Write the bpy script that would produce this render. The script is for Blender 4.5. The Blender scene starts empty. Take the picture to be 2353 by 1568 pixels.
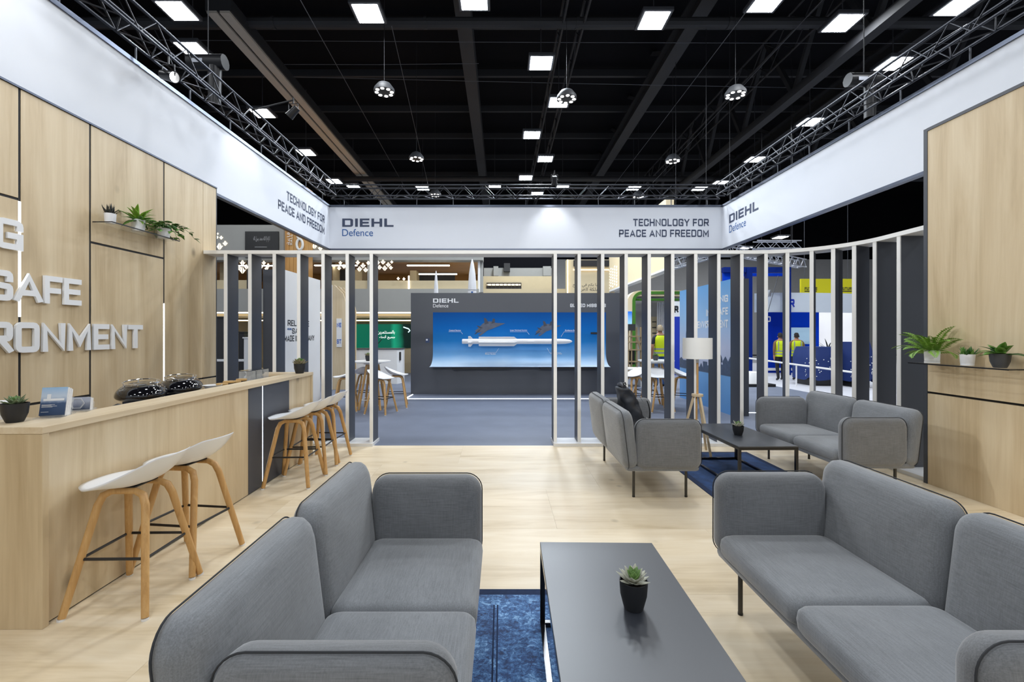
import bpy, bmesh, math, random
from mathutils import Vector, Matrix
random.seed(7)
R = math.radians
scene = bpy.context.scene
C = scene.collection

# ---------------------------------------------------------------- camera (16 mm on full frame, level, slightly shifted)
F, H, VX, VY = 1046.0, 1.55, 1152.0, 767.0        # focal length in px of the 2353 wide frame, eye height, vanishing point
cam_d = bpy.data.cameras.new('camera')
cam_d.sensor_width = 36.0
cam_d.lens = 36.0 * F / 2353.0
cam_d.shift_x = (1176.5 - VX) / 2353.0
cam_d.shift_y = (VY - 784.0) / 2353.0
cam_d.clip_end = 300
cam = bpy.data.objects.new('camera', cam_d)
C.objects.link(cam)
cam.location = (0, 0, H)
cam.rotation_euler = (R(90), 0, 0)
scene.camera = cam

# ---------------------------------------------------------------- world, exposure
w = bpy.data.worlds.new('hall_air'); scene.world = w; w.use_nodes = True
w.node_tree.nodes['Background'].inputs[0].default_value = (0.86, 0.93, 1.0, 1)
w.node_tree.nodes['Background'].inputs[1].default_value = 0.48
scene.cycles.max_bounces = 6; scene.cycles.diffuse_bounces = 3; scene.cycles.glossy_bounces = 2; scene.cycles.transmission_bounces = 4; scene.cycles.transparent_max_bounces = 6
scene.cycles.caustics_reflective = False; scene.cycles.caustics_refractive = False; scene.cycles.adaptive_threshold = 0.045
scene.view_settings.view_transform = 'Standard'
scene.view_settings.look = 'None'
scene.view_settings.exposure = 0.38
scene.view_settings.gamma = 1.0
scene.view_settings.use_curve_mapping = False
LAMP = 78.0                                          # radiance of the hall floodlights

# ---------------------------------------------------------------- reading distances off the level camera
def PX(x, Y): return (x - VX) * Y / F
def PZ(y, Y): return H - (y - VY) * Y / F
def GY(y, z=0.0): return F * (H - z) / (y - VY)
def SY(x, X): return F * X / (x - VX)

# ---------------------------------------------------------------- materials
def lin(r, g, b):
    f = lambda c: (c / 12.92 if c <= 0.04045 else ((c + 0.055) / 1.055) ** 2.4)
    return (f(r / 255), f(g / 255), f(b / 255))
MATS = {}
def nodes_of(name):
    m = bpy.data.materials.new(name); m.use_nodes = True
    nt = m.node_tree
    return m, nt, nt.nodes['Principled BSDF'], nt.links
def mat(name, col, rough=0.5, metal=0.0, vary=0.05, scale=6.0, emit=None, strength=0.0, bump=0.0, coat=0.0, spec=None, trans=0.0, alpha=1.0):
    if name in MATS: return MATS[name]
    m, nt, b, L = nodes_of(name)
    tc = nt.nodes.new('ShaderNodeTexCoord')
    nz = nt.nodes.new('ShaderNodeTexNoise'); nz.inputs['Scale'].default_value = scale; nz.inputs['Detail'].default_value = 4
    L.new(tc.outputs['Object'], nz.inputs['Vector'])
    mx = nt.nodes.new('ShaderNodeMix'); mx.data_type = 'RGBA'
    mx.inputs[6].default_value = (*[c * (1 - vary) for c in col], 1)
    mx.inputs[7].default_value = (*[min(1, c * (1 + vary)) for c in col], 1)
    L.new(nz.outputs['Fac'], mx.inputs[0]); L.new(mx.outputs[2], b.inputs['Base Color'])
    b.inputs['Roughness'].default_value = rough; b.inputs['Metallic'].default_value = metal
    if spec is not None: b.inputs['Specular IOR Level'].default_value = spec
    b.inputs['Coat Weight'].default_value = coat
    b.inputs['Transmission Weight'].default_value = trans
    b.inputs['Alpha'].default_value = alpha
    if emit is not None:
        b.inputs['Emission Color'].default_value = (*emit, 1); b.inputs['Emission Strength'].default_value = strength
    if bump:
        bp = nt.nodes.new('ShaderNodeBump'); bp.inputs['Strength'].default_value = bump; bp.inputs['Distance'].default_value = 0.002
        L.new(nz.outputs['Fac'], bp.inputs['Height']); L.new(bp.outputs['Normal'], b.inputs['Normal'])
    MATS[name] = m
    return m
def wood(name, c_dark, c_mid, c_light, grain='Z', along=0.35, across=7.0, knots=0.5, rough=0.45):
    if name in MATS: return MATS[name]
    m, nt, b, L = nodes_of(name)
    tc = nt.nodes.new('ShaderNodeTexCoord'); oi = nt.nodes.new('ShaderNodeObjectInfo')
    mul = nt.nodes.new('ShaderNodeVectorMath'); mul.operation = 'SCALE'
    cmb = nt.nodes.new('ShaderNodeCombineXYZ')
    for i in range(3): L.new(oi.outputs['Random'], cmb.inputs[i])
    L.new(cmb.outputs[0], mul.inputs[0]); mul.inputs['Scale'].default_value = 37.0
    add = nt.nodes.new('ShaderNodeVectorMath'); add.operation = 'ADD'
    L.new(tc.outputs['Object'], add.inputs[0]); L.new(mul.outputs[0], add.inputs[1])
    def mapped(a, c):
        mp = nt.nodes.new('ShaderNodeMapping')
        s = [c, c, c]; s['XYZ'.index(grain)] = a
        mp.inputs['Scale'].default_value = s
        L.new(add.outputs[0], mp.inputs['Vector']); return mp
    n1 = nt.nodes.new('ShaderNodeTexNoise'); n1.inputs['Scale'].default_value = 1.0; n1.inputs['Detail'].default_value = 5; n1.inputs['Roughness'].default_value = 0.6; n1.inputs['Distortion'].default_value = 0.7
    L.new(mapped(along, across).outputs[0], n1.inputs['Vector'])
    n2 = nt.nodes.new('ShaderNodeTexNoise'); n2.inputs['Scale'].default_value = 1.0; n2.inputs['Detail'].default_value = 3; n2.inputs['Distortion'].default_value = 0.3
    L.new(mapped(along * 2.6, across * 9).outputs[0], n2.inputs['Vector'])
    av = nt.nodes.new('ShaderNodeMix'); av.data_type = 'FLOAT'; av.inputs[0].default_value = 0.2
    L.new(n1.outputs['Fac'], av.inputs[2]); L.new(n2.outputs['Fac'], av.inputs[3])
    rp = nt.nodes.new('ShaderNodeValToRGB')
    e = rp.color_ramp.elements
    e[0].position = 0.30; e[0].color = (*c_dark, 1); e[1].position = 0.66; e[1].color = (*c_light, 1)
    k = e.new(0.47); k.color = (*c_mid, 1)
    L.new(av.outputs[0], rp.inputs[0])
    vo = nt.nodes.new('ShaderNodeTexVoronoi'); vo.inputs['Scale'].default_value = 1.0
    L.new(mapped(along * 2.4, across * 0.33).outputs[0], vo.inputs['Vector'])
    kr = nt.nodes.new('ShaderNodeMapRange'); kr.inputs['From Min'].default_value = 0.02; kr.inputs['From Max'].default_value = 0.085
    kr.inputs['To Min'].default_value = knots; kr.inputs['To Max'].default_value = 0.0
    L.new(vo.outputs['Distance'], kr.inputs['Value'])
    mx = nt.nodes.new('ShaderNodeMix'); mx.data_type = 'RGBA'
    L.new(kr.outputs[0], mx.inputs[0]); L.new(rp.outputs[0], mx.inputs[6]); mx.inputs[7].default_value = (*[c * 0.42 for c in c_dark], 1)
    L.new(mx.outputs[2], b.inputs['Base Color'])
    b.inputs['Roughness'].default_value = rough
    MATS[name] = m
    return m
def fabric(name, col, streak='X'):
    if name in MATS: return MATS[name]
    m, nt, b, L = nodes_of(name)
    tc = nt.nodes.new('ShaderNodeTexCoord')
    def nz(s, d):
        mp = nt.nodes.new('ShaderNodeMapping'); mp.inputs['Scale'].default_value = s
        n = nt.nodes.new('ShaderNodeTexNoise'); n.inputs['Scale'].default_value = 1.0; n.inputs['Detail'].default_value = d; n.inputs['Roughness'].default_value = 0.7
        L.new(tc.outputs['Object'], mp.inputs['Vector']); L.new(mp.outputs[0], n.inputs['Vector']); return n
    a = nz((9, 260, 260), 2) if streak == 'X' else nz((260, 9, 260), 2)
    c = nz((240, 240, 10), 2)
    g = nz((2.5, 2.5, 2.5), 3)
    m1 = nt.nodes.new('ShaderNodeMix'); m1.data_type = 'FLOAT'; m1.inputs[0].default_value = 0.4
    L.new(a.outputs['Fac'], m1.inputs[2]); L.new(c.outputs['Fac'], m1.inputs[3])
    m2 = nt.nodes.new('ShaderNodeMix'); m2.data_type = 'FLOAT'; m2.inputs[0].default_value = 0.25
    L.new(m1.outputs[0], m2.inputs[2]); L.new(g.outputs['Fac'], m2.inputs[3])
    rp = nt.nodes.new('ShaderNodeValToRGB'); e = rp.color_ramp.elements
    e[0].position = 0.34; e[0].color = (*[v * 0.72 for v in col], 1); e[1].position = 0.64; e[1].color = (*[v * 1.28 for v in col], 1)
    L.new(m2.outputs[0], rp.inputs[0]); L.new(rp.outputs[0], b.inputs['Base Color'])
    b.inputs['Roughness'].default_value = 0.85; b.inputs['Sheen Weight'].default_value = 0.4
    b.inputs['Specular IOR Level'].default_value = 0.25
    bp = nt.nodes.new('ShaderNodeBump'); bp.inputs['Strength'].default_value = 0.18; bp.inputs['Distance'].default_value = 0.002
    L.new(m1.outputs[0], bp.inputs['Height']); L.new(bp.outputs['Normal'], b.inputs['Normal'])
    MATS[name] = m
    return m
def ramp_mat(name, axis, stops, rough=0.5, noise=0.0, nscale=1.0, emit=0.0, coords='Object'):
    """flat print: colour stops along one axis (metres), wobbled by noise"""
    if name in MATS: return MATS[name]
    m, nt, b, L = nodes_of(name)
    tc = nt.nodes.new('ShaderNodeTexCoord'); sp = nt.nodes.new('ShaderNodeSeparateXYZ'); L.new(tc.outputs[coords], sp.inputs[0])
    lo, hi = stops[0][0], stops[-1][0]
    mr = nt.nodes.new('ShaderNodeMapRange'); mr.inputs['From Min'].default_value = lo; mr.inputs['From Max'].default_value = hi
    n = nt.nodes.new('ShaderNodeTexNoise'); n.inputs['Scale'].default_value = nscale; n.inputs['Detail'].default_value = 4
    L.new(tc.outputs[coords], n.inputs['Vector'])
    ma = nt.nodes.new('ShaderNodeMath'); ma.operation = 'MULTIPLY_ADD'; ma.inputs[1].default_value = noise; L.new(n.outputs['Fac'], ma.inputs[0])
    L.new(sp.outputs['XYZ'.index(axis)], ma.inputs[2]); L.new(ma.outputs[0], mr.inputs['Value'])
    rp = nt.nodes.new('ShaderNodeValToRGB'); e = rp.color_ramp.elements
    while len(e) > 1: e.remove(e[-1])
    e[0].position = 0; e[0].color = (*stops[0][1], 1)
    for p, c in stops[1:]:
        k = e.new((p - lo) / (hi - lo)); k.color = (*c, 1)
    L.new(mr.outputs[0], rp.inputs[0]); L.new(rp.outputs[0], b.inputs['Base Color'])
    b.inputs['Roughness'].default_value = rough; b.inputs['Specular IOR Level'].default_value = 0.2
    if emit:
        L.new(rp.outputs[0], b.inputs['Emission Color']); b.inputs['Emission Strength'].default_value = emit
    MATS[name] = m
    return m
def glow(name, col, s, sample=True):
    m = mat(name, (0.8, 0.8, 0.8), emit=col, strength=s, vary=0)
    if not sample: m.cycles.emission_sampling = 'NONE'
    return m

OAKZ = wood('oak_upright', lin(184, 161, 125), lin(206, 185, 150), lin(219, 201, 169), 'Z', along=0.45, across=4.6, knots=0.75)
OAKY = wood('oak_lengthwise', lin(190, 167, 131), lin(212, 192, 160), lin(224, 208, 180), 'Y', knots=0.1)
OAKX = wood('oak_crosswise', lin(186, 163, 127), lin(212, 192, 160), lin(224, 208, 180), 'X', knots=0.1)
FLOORM = wood('pale_oak_floor', lin(205, 184, 148), lin(226, 208, 177), lin(236, 221, 194), 'X', along=0.9, across=6.0, knots=0.35, rough=0.38)
BEECH = wood('beech_leg', lin(176, 132, 76), lin(196, 152, 94), lin(208, 167, 110), 'Z', along=1.5, across=30, knots=0.0)
SOFA = fabric('grey_woven_fabric', lin(112, 114, 117))
SOFAY = fabric('grey_woven_fabric_lengthwise', lin(119, 122, 126), 'Y')
PIPE = mat('piping_cord', lin(44, 46, 50), 0.8)
LEGM = mat('sofa_leg_metal', lin(72, 70, 66), 0.35, 0.6)
BLACK = mat('black_powder_coat', (0.008, 0.008, 0.01), 0.35)
JOINT = mat('joint_black', (0.012, 0.011, 0.012), 0.7)
SLATM = mat('anthracite_laminate', lin(68, 71, 79), 0.42, vary=0.03)
WHITE = mat('white_laminate', (0.80, 0.80, 0.80), 0.35, vary=0.015)
OFFW = mat('white_slat_edge', (0.86, 0.855, 0.84), 0.5, vary=0.02)
PLASTIC = mat('white_plastic_shell', (0.82, 0.83, 0.85), 0.28, vary=0.01)
BANNERM = mat('white_banner_cloth', (0.80, 0.825, 0.88), 0.8, vary=0.02, scale=1.5)
ALU = mat('grey_alu_profile', lin(92, 98, 112), 0.3, 0.85, vary=0.03)
CHROME = mat('chrome', (0.8, 0.8, 0.82), 0.12, 1.0, vary=0)
NAVYTXT = mat('navy_print', lin(62, 72, 96), 0.6, vary=0.04)
BLUETXT = mat('blue_print', lin(34, 92, 160), 0.6, vary=0.05)
WTXT = mat('white_print', (0.82, 0.83, 0.85), 0.5, vary=0.01)
GREYFLOOR = mat('grey_carpet', lin(102, 110, 128), 0.62, vary=0.16, scale=2.2)
LED = glow('cool_led', (0.86, 0.93, 1.0), 6.0)
WARMLED = glow('warm_led', (1.0, 0.80, 0.48), 3.0)
TRUSS = mat('dark_truss_metal', lin(58, 60, 66), 0.35, 0.7)
TRUSSB = mat('silver_truss_metal', lin(190, 194, 204), 0.3, 0.8)
ROOFM = mat('black_roof', (0.004, 0.0042, 0.006), 0.9, spec=0.1)
BEAMM = mat('black_steel', (0.016, 0.017, 0.021), 0.7, vary=0.25, scale=1.0)
POTB = mat('black_pot', (0.013, 0.014, 0.017), 0.5)
POTW = mat('white_pot', (0.78, 0.79, 0.82), 0.45)
POTG = mat('dark_grey_pot', lin(62, 64, 68), 0.55)
SOIL = mat('potting_soil', (0.02, 0.014, 0.01), 0.95, vary=0.4, scale=90)

# ---------------------------------------------------------------- mesh building
class MB:
    def __init__(s): s.v = []; s.f = []; s.mi = []; s.cur = 0
    def add(s, vs, fs):
        o = len(s.v); s.v += [tuple(p) for p in vs]
        s.f += [tuple(i + o for i in f) for f in fs]; s.mi += [s.cur] * len(fs); return s
    def box(s, x0, x1, y0, y1, z0, z1):
        if x0 > x1: x0, x1 = x1, x0
        if y0 > y1: y0, y1 = y1, y0
        if z0 > z1: z0, z1 = z1, z0
        return s.add([(x0, y0, z0), (x1, y0, z0), (x1, y1, z0), (x0, y1, z0), (x0, y0, z1), (x1, y0, z1), (x1, y1, z1), (x0, y1, z1)],
                     [(0, 3, 2, 1), (4, 5, 6, 7), (0, 1, 5, 4), (1, 2, 6, 5), (2, 3, 7, 6), (3, 0, 4, 7)])
    def bbox(s, x0, x1, y0, y1, z0, z1, b=0.004):
        """box with chamfered edges"""
        bm = bmesh.new(); bmesh.ops.create_cube(bm, size=1)
        for q in bm.verts: q.co = Vector(((x0 + x1) / 2 + q.co.x * abs(x1 - x0), (y0 + y1) / 2 + q.co.y * abs(y1 - y0), (z0 + z1) / 2 + q.co.z * abs(z1 - z0)))
        bmesh.ops.bevel(bm, geom=list(bm.edges), offset=b, segments=2, affect='EDGES', profile=0.5)
        bm.verts.index_update()
        s.add([q.co[:] for q in bm.verts], [[q.index for q in f.verts] for f in bm.faces]); bm.free(); return s
    def prism(s, pts, lo, hi, axes='XZY'):
        """2-D outline (counter-clockwise) in the plane of the first two axes, pushed from lo to hi along the third"""
        ix = ['XYZ'.index(a) for a in axes]; n = len(pts)
        def P(p, t):
            q = [0, 0, 0]; q[ix[0]] = p[0]; q[ix[1]] = p[1]; q[ix[2]] = t; return tuple(q)
        return s.add([P(p, lo) for p in pts] + [P(p, hi) for p in pts],
                     [tuple(range(n)), tuple(range(2 * n - 1, n - 1, -1))] + [(i, i + n, (i + 1) % n + n, (i + 1) % n) for i in range(n)])
    def tube(s, path, r, n=8, closed=False, r2=None, caps=True):
        path = [Vector(p) for p in path]; m = len(path)
        rr = r if isinstance(r, (list, tuple)) else [r] * m
        vs = []; up = None
        for i, p in enumerate(path):
            if closed: t = path[(i + 1) % m] - path[i - 1]
            else: t = path[min(i + 1, m - 1)] - path[max(i - 1, 0)]
            t.normalize()
            if up is None:
                up = Vector((0, 0, 1)) if abs(t.z) < 0.9 else Vector((0, 1, 0))
            a = t.cross(up); 
            if a.length < 1e-5: a = t.orthogonal()
            a.normalize(); up = a.cross(t).normalized()
            for k in range(n):
                th = 2 * math.pi * (k + 0.5) / n
                vs.append(p + a * math.cos(th) * rr[i] + up * math.sin(th) * (rr[i] if r2 is None else r2))
        fs = []
        for i in range(m if closed else m - 1):
            j = (i + 1) % m
            for k in range(n): fs.append((i * n + k, i * n + (k + 1) % n, j * n + (k + 1) % n, j * n + k))
        if not closed and caps:
            fs.append(tuple(range(n - 1, -1, -1))); fs.append(tuple((m - 1) * n + k for k in range(n)))
        return s.add(vs, fs)
    def lathe(s, prof, n=24, c=(0, 0, 0), axis='Z', squash=1.0):
        vs = []; fs = []
        for r, z in prof:
            for k in range(n):
                th = 2 * math.pi * k / n; a, b = r * math.cos(th), r * math.sin(th) * squash
                vs.append({'Z': (c[0] + a, c[1] + b, c[2] + z), 'X': (c[0] + z, c[1] + a, c[2] + b), 'Y': (c[0] + b, c[1] + z, c[2] + a)}[axis])
        m = len(prof)
        for i in range(m - 1):
            for k in range(n): fs.append((i * n + k, i * n + (k + 1) % n, (i + 1) * n + (k + 1) % n, (i + 1) * n + k))
        if prof[0][0] > 1e-4: fs.append(tuple(range(n - 1, -1, -1)))
        if prof[-1][0] > 1e-4: fs.append(tuple((m - 1) * n + k for k in range(n)))
        return s.add(vs, fs)
    def grid(s, fn, nu, nv, closed_u=False):
        vs = [fn(i / (nu if closed_u else nu - 1), j / (nv - 1)) for j in range(nv) for i in range(nu)]
        fs = []
        for j in range(nv - 1):
            for i in range(nu if closed_u else nu - 1):
                fs.append((j * nu + i, j * nu + (i + 1) % nu, (j + 1) * nu + (i + 1) % nu, (j + 1) * nu + i))
        return s.add(vs, fs)
    def move(s, M):
        s.v = [tuple(M @ Vector(p)) for p in s.v]; return s
    def build(s, name, m, parent=None, smooth=False, loc=None):
        me = bpy.data.meshes.new(name); me.from_pydata(s.v, [], s.f)
        ms = m if isinstance(m, (list, tuple)) else [m]
        for q in ms: me.materials.append(q)
        if len(ms) > 1: me.polygons.foreach_set('material_index', s.mi)
        bm = bmesh.new(); bm.from_mesh(me)
        if smooth: bmesh.ops.remove_doubles(bm, verts=bm.verts, dist=1e-5)
        bmesh.ops.recalc_face_normals(bm, faces=bm.faces)
        bm.to_mesh(me); bm.free()
        if smooth:
            me.polygons.foreach_set('use_smooth', [True] * len(me.polygons))
            if smooth != 'all': me.set_sharp_from_angle(angle=R(42))
        me.update()
        o = bpy.data.objects.new(name, me); C.objects.link(o)
        if loc: o.location = loc
        if parent: o.parent = parent
        return o
def arc(cx, cy, r, a0, a1, n): return [(cx + r * math.cos(R(a0 + (a1 - a0) * i / n)), cy + r * math.sin(R(a0 + (a1 - a0) * i / n))) for i in range(n + 1)]
def rrect(a, b, r, n=6):
    out = []
    for cx, cy, s in ((a - r, b - r, 0), (-a + r, b - r, 90), (-a + r, -b + r, 180), (a - r, -b + r, 270)): out += arc(cx, cy, r, s, s + 90, n)
    return out
def pillow(a, b, rc, th, er, bulge, perm, off=(0, 0, 0), n=7, arch=0.0):
    """upholstered slab: outline 2a x 2b with corner radius rc, thickness th, edge radius er, swelling bulge; perm maps (u,v,w) to xyz"""
    base = rrect(a, b, rc, n); N = len(base); rings = []
    for s_ in (0.06, 0.35, 0.65, 0.86): rings.append((s_, 0.0, -th / 2 - bulge * (1 - s_ ** 2)))
    for k in range(0, 9):
        t = -90 + k * 22.5
        rings.append((1.0, er * (1 - math.cos(R(t))), (th / 2 - er) * (1 if t > 0 else -1 if t < 0 else 0) + er * math.sin(R(t))))
    for s_ in (0.86, 0.65, 0.35, 0.06): rings.append((s_, 0.0, th / 2 + bulge * (1 - s_ ** 2)))
    vs = []
    for s_, inset, wv in rings:
        inset2 = er if s_ < 1 else inset
        for (u, v) in base:
            uu = u * (a - inset2) / a * s_; vv = v * (b - inset2) / b * s_
            vv += arch * (1 - (uu / a) ** 2) * (1 if vv > 0 else 0) * (abs(vv) / b)
            vs.append(tuple(Vector(perm(uu, vv, wv)) + Vector(off)))
    fs = []
    for i in range(len(rings) - 1):
        for k in range(N): fs.append((i * N + k, i * N + (k + 1) % N, (i + 1) * N + (k + 1) % N, (i + 1) * N + k))
    fs.append(tuple(range(N - 1, -1, -1))); fs.append(tuple((len(rings) - 1) * N + k for k in range(N)))
    def loop(wv, grow=0.0):
        out = []
        for (u, v) in base:
            uu, vv = u * (a + grow) / a, v * (b + grow) / b
            vv += arch * (1 - (uu / a) ** 2) * (1 if vv > 0 else 0) * (abs(vv) / b)
            out.append(tuple(Vector(perm(uu, vv, wv)) + Vector(off)))
        return out
    return vs, fs, loop

# ---------------------------------------------------------------- things
def tag(o, label=None, cat=None, group=None, kind=None):
    if label: o['label'] = label
    if cat: o['category'] = cat
    if group: o['group'] = group
    if kind: o['kind'] = kind
    return o
def thing(name, label, cat, loc=(0, 0, 0), rz=0.0, group=None):
    o = bpy.data.objects.new(name, None); C.objects.link(o); o.empty_display_size = 0.1
    o.location = loc; o.rotation_euler = (0, 0, rz)
    return tag(o, label, cat, group, 'thing' if name.endswith('_wall') else None)
def dup(root, loc, rz, label, group=None):
    def cp(o, par):
        c = o.copy(); C.objects.link(c); c.parent = par
        for ch in o.children: cp(ch, c)
        return c
    r = cp(root, None); r.location = loc; r.rotation_euler = (0, 0, rz); r['label'] = label
    if group: r['group'] = group
    return r
def inst(o, parent, M):
    c = o.copy(); C.objects.link(c); c.parent = parent; c.matrix_local = M; return c
def struct(name, mb, m, label=None, parent=None, smooth=False):
    o = mb.build(name, m, parent, smooth)
    if parent is None:
        o['kind'] = 'structure'
        if label: o['label'] = label
    return o

# ---------------------------------------------------------------- lettering: a squared stroke alphabet
_o = [(.22, 1), (0, .84), (0, .16), (.22, 0), (.78, 0), (1, .16), (1, .84), (.78, 1)]
GL = {
 'A': (.72, [[(0, 0), (.5, 1.0), (1, 0)], [(.2, .27), (.8, .27)]]),
 'B': (.62, [[(0, 0), (0, 1), (.8, 1), (1, .86), (1, .64), (.82, .52), (0, .52)], [(.82, .52), (1, .4), (1, .14), (.8, 0), (0, 0)]]),
 'C': (.60, [[(1, .74), (1, .86), (.8, 1), (.2, 1), (0, .86), (0, .14), (.2, 0), (.8, 0), (1, .14), (1, .26)]]),
 'D': (.64, [[(0, 0), (0, 1), (.78, 1), (1, .84), (1, .16), (.78, 0), (0, 0), 'c']]),
 'E': (.54, [[(1, 1), (0, 1), (0, 0), (1, 0)], [(0, .5), (.9, .5)]]),
 'F': (.52, [[(1, 1), (0, 1), (0, 0)], [(0, .47), (.88, .47)]]),
 'G': (.62, [[(1, .80), (1, .86), (.8, 1), (.2, 1), (0, .86), (0, .14), (.2, 0), (1, 0), (1, .45), (.55, .45)]]),
 'H': (.64, [[(0, 0), (0, 1)], [(1, 0), (1, 1)], [(0, .5), (1, .5)]]),
 'I': (0, [[(.5, 0), (.5, 1)]]),
 'K': (.6, [[(0, 0), (0, 1)], [(1, 1), (.1, .5), (1, 0)]]),
 'L': (.52, [[(0, 1), (0, 0), (1, 0)]]),
 'M': (.78, [[(0, 0), (0, 1), (.5, .25), (1, 1), (1, 0)]]),
 'N': (.66, [[(0, 0), (0, 1), (1, 0), (1, 1)]]),
 'O': (.64, [_o + ['c']]),
 'P': (.60, [[(0, 0), (0, 1), (.8, 1), (1, .86), (1, .56), (.8, .43), (0, .43)]]),
 'R': (.62, [[(0, 0), (0, 1), (.8, 1), (1, .86), (1, .58), (.8, .46), (0, .46)], [(.55, .46), (1, 0)]]),
 'S': (.60, [[(1, .78), (1, .86), (.8, 1), (.2, 1), (0, .86), (0, .66), (.2, .52), (.8, .48), (1, .34), (1, .14), (.8, 0), (.2, 0), (0, .14), (0, .22)]]),
 'T': (.58, [[(0, 1), (1, 1)], [(.5, 1), (.5, 0)]]),
 'U': (.64, [[(0, 1), (0, .16), (.22, 0), (.78, 0), (1, .16), (1, 1)]]),
 'V': (.68, [[(0, 1), (.5, 0), (1, 1)]]),
 'Y': (.66, [[(0, 1), (.5, .45), (1, 1)], [(.5, .45), (.5, 0)]]),
 'J': (.55, [[(1, 1), (1, .14), (.8, 0), (.2, 0), (0, .14), (0, .25)]]),
 '8': (.62, [_o + ['c'], [(0, .52), (1, .52)]]),
 '-': (.4, [[(0, .5), (1, .5)]]),
}
def rounded(pts, closed):
    out = []; n = len(pts)
    for i, p in enumerate(pts):
        out.append(p)
        if i == n - 1 and not closed: break
        q = pts[(i + 1) % n]; dx, dy = abs(p[0] - q[0]), abs(p[1] - q[1])
        if 0.01 < dx < 0.4 and 0.01 < dy < 0.4:
            c = max(((p[0], q[1]), (q[0], p[1])), key=lambda k_: abs(k_[0] - .5) + abs(k_[1] - .5))
            for t in (.33, .67): out.append(tuple((1 - t) ** 2 * p[j] + 2 * t * (1 - t) * c[j] + t * t * q[j] for j in (0, 1)))
    return out
def glyph(mb, ch, x, hgt, t, P, depth, ax=1.0, wk=1.0):
    """adds one glyph, its left edge at x; P(a, b, d) places a point; returns the width used"""
    gw, strokes = GL[ch]
    gw = gw * wk if gw else 0
    tot = (gw + t) if gw else t
    for si_, st in enumerate(strokes):
        lift = 0.0003 * (si_ + 1)
        closed = st[-1] == 'c'; pts = [p for p in st if p != 'c']
        if closed and pts[0] == pts[-1]: pts = pts[:-1]
        if ch in 'OCDGSPRBUJ8': pts = rounded(pts, closed)
        q = [Vector((t / 2 + p[0] * gw if gw else t / 2, t / 2 + p[1] * (1 - t))) for p in pts]
        n = len(q)
        if not closed:
            d0 = (q[0] - q[1]).normalized(); d1 = (q[-1] - q[-2]).normalized()
            full = si_ == 0 or (ch == 'H' and si_ == 1)
            if full: q[0] = q[0] + d0 * t / 2
            if full or ch not in 'HA8': q[-1] = q[-1] + d1 * t / 2
        Lp, Rp = [], []
        for i in range(n):
            a = q[i] - q[i - 1] if (i > 0 or closed) else q[1] - q[0]
            b = q[(i + 1) % n] - q[i] if (i < n - 1 or closed) else a
            a.normalize(); b.normalize()
            na = Vector((-a.y, a.x)); nb = Vector((-b.y, b.x)); mm = na + nb
            if mm.length < 0.25: mm = na
            mm.normalize(); k = min(1.9, 1 / max(0.35, mm.dot(na)))
            Lp.append(q[i] + mm * t / 2 * k); Rp.append(q[i] - mm * t / 2 * k)
        for arr in (Lp, Rp):
            for v in arr: v.y = min(1, max(0, v.y))
        vs = []
        for d in (0, depth + lift):
            for v in Lp: vs.append(P((x + v.x * ax) * hgt, v.y * hgt, d))
            for v in Rp: vs.append(P((x + v.x * ax) * hgt, v.y * hgt, d))
        fs = []
        for i in range(n if closed else n - 1):
            j = (i + 1) % n
            fs += [(2 * n + i, 2 * n + j, 3 * n + j, 3 * n + i), (i, j, 2 * n + j, 2 * n + i), (n + j, n + i, 3 * n + i, 3 * n + j)]
        if not closed:
            fs += [(0, 2 * n, 3 * n, n), (n - 1, 2 * n - 1, 4 * n - 1, 3 * n - 1)]
        mb.add(vs, fs)
    return tot * ax
def text_width(s, t, ax=1.0, gap=0.16, space=0.42, wk=1.0):
    w_ = 0
    for ch in s: w_ += space * ax if ch == ' ' else ((GL[ch][0] * wk + t) if GL[ch][0] else t) * ax + gap * ax
    return w_ - gap * ax
def line_of_text(mb, s, P0, u, v, nrm, hgt, t, width=None, depth=0.002, ax=1.0, gap=0.16, space=0.42, align='l', wk=1.0):
    P0, u, v, nrm = Vector(P0), Vector(u), Vector(v), Vector(nrm)
    W = text_width(s, t, ax, gap, space, wk) * hgt
    k = (width / W) if width else 1.0
    x0 = {'l': 0, 'r': -W, 'c': -W / 2}[align]
    P = lambda a, b, d: tuple(P0 + u * ((a + x0) * k) + v * b + nrm * d)
    x = 0
    for ch in s:
        if ch == ' ': x += space * ax; continue
        x += glyph(mb, ch, x, hgt, t, P, depth, ax, wk) + gap * ax
    return W * k
def font_mesh(s, P0, u, v, nrm, hgt, width=None, align='l', depth=0.001, bold=0.0):
    cu = bpy.data.curves.new('t', 'FONT'); cu.body = s; cu.size = 1; cu.offset = bold
    o = bpy.data.objects.new('t', cu); me = o.to_mesh()
    vs = [p.co.copy() for p in me.vertices]; fs = [tuple(p.vertices) for p in me.polygons]
    o.to_mesh_clear(); bpy.data.objects.remove(o); bpy.data.curves.remove(cu)
    x0 = min(p.x for p in vs); x1 = max(p.x for p in vs); y0 = min(p.y for p in vs); y1 = max(p.y for p in vs)
    P0, u, v, nrm = Vector(P0), Vector(u), Vector(v), Vector(nrm)
    ky = hgt / (y1 - y0); kx = (width / (x1 - x0)) if width else ky
    sh = {'l': 0, 'r': -(x1 - x0) * kx, 'c': -(x1 - x0) * kx / 2}[align]
    mb = MB(); mb.add([P0 + u * ((p.x - x0) * kx + sh) + v * ((p.y - y0) * ky) + nrm * depth for p in vs], fs)
    return mb
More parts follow.
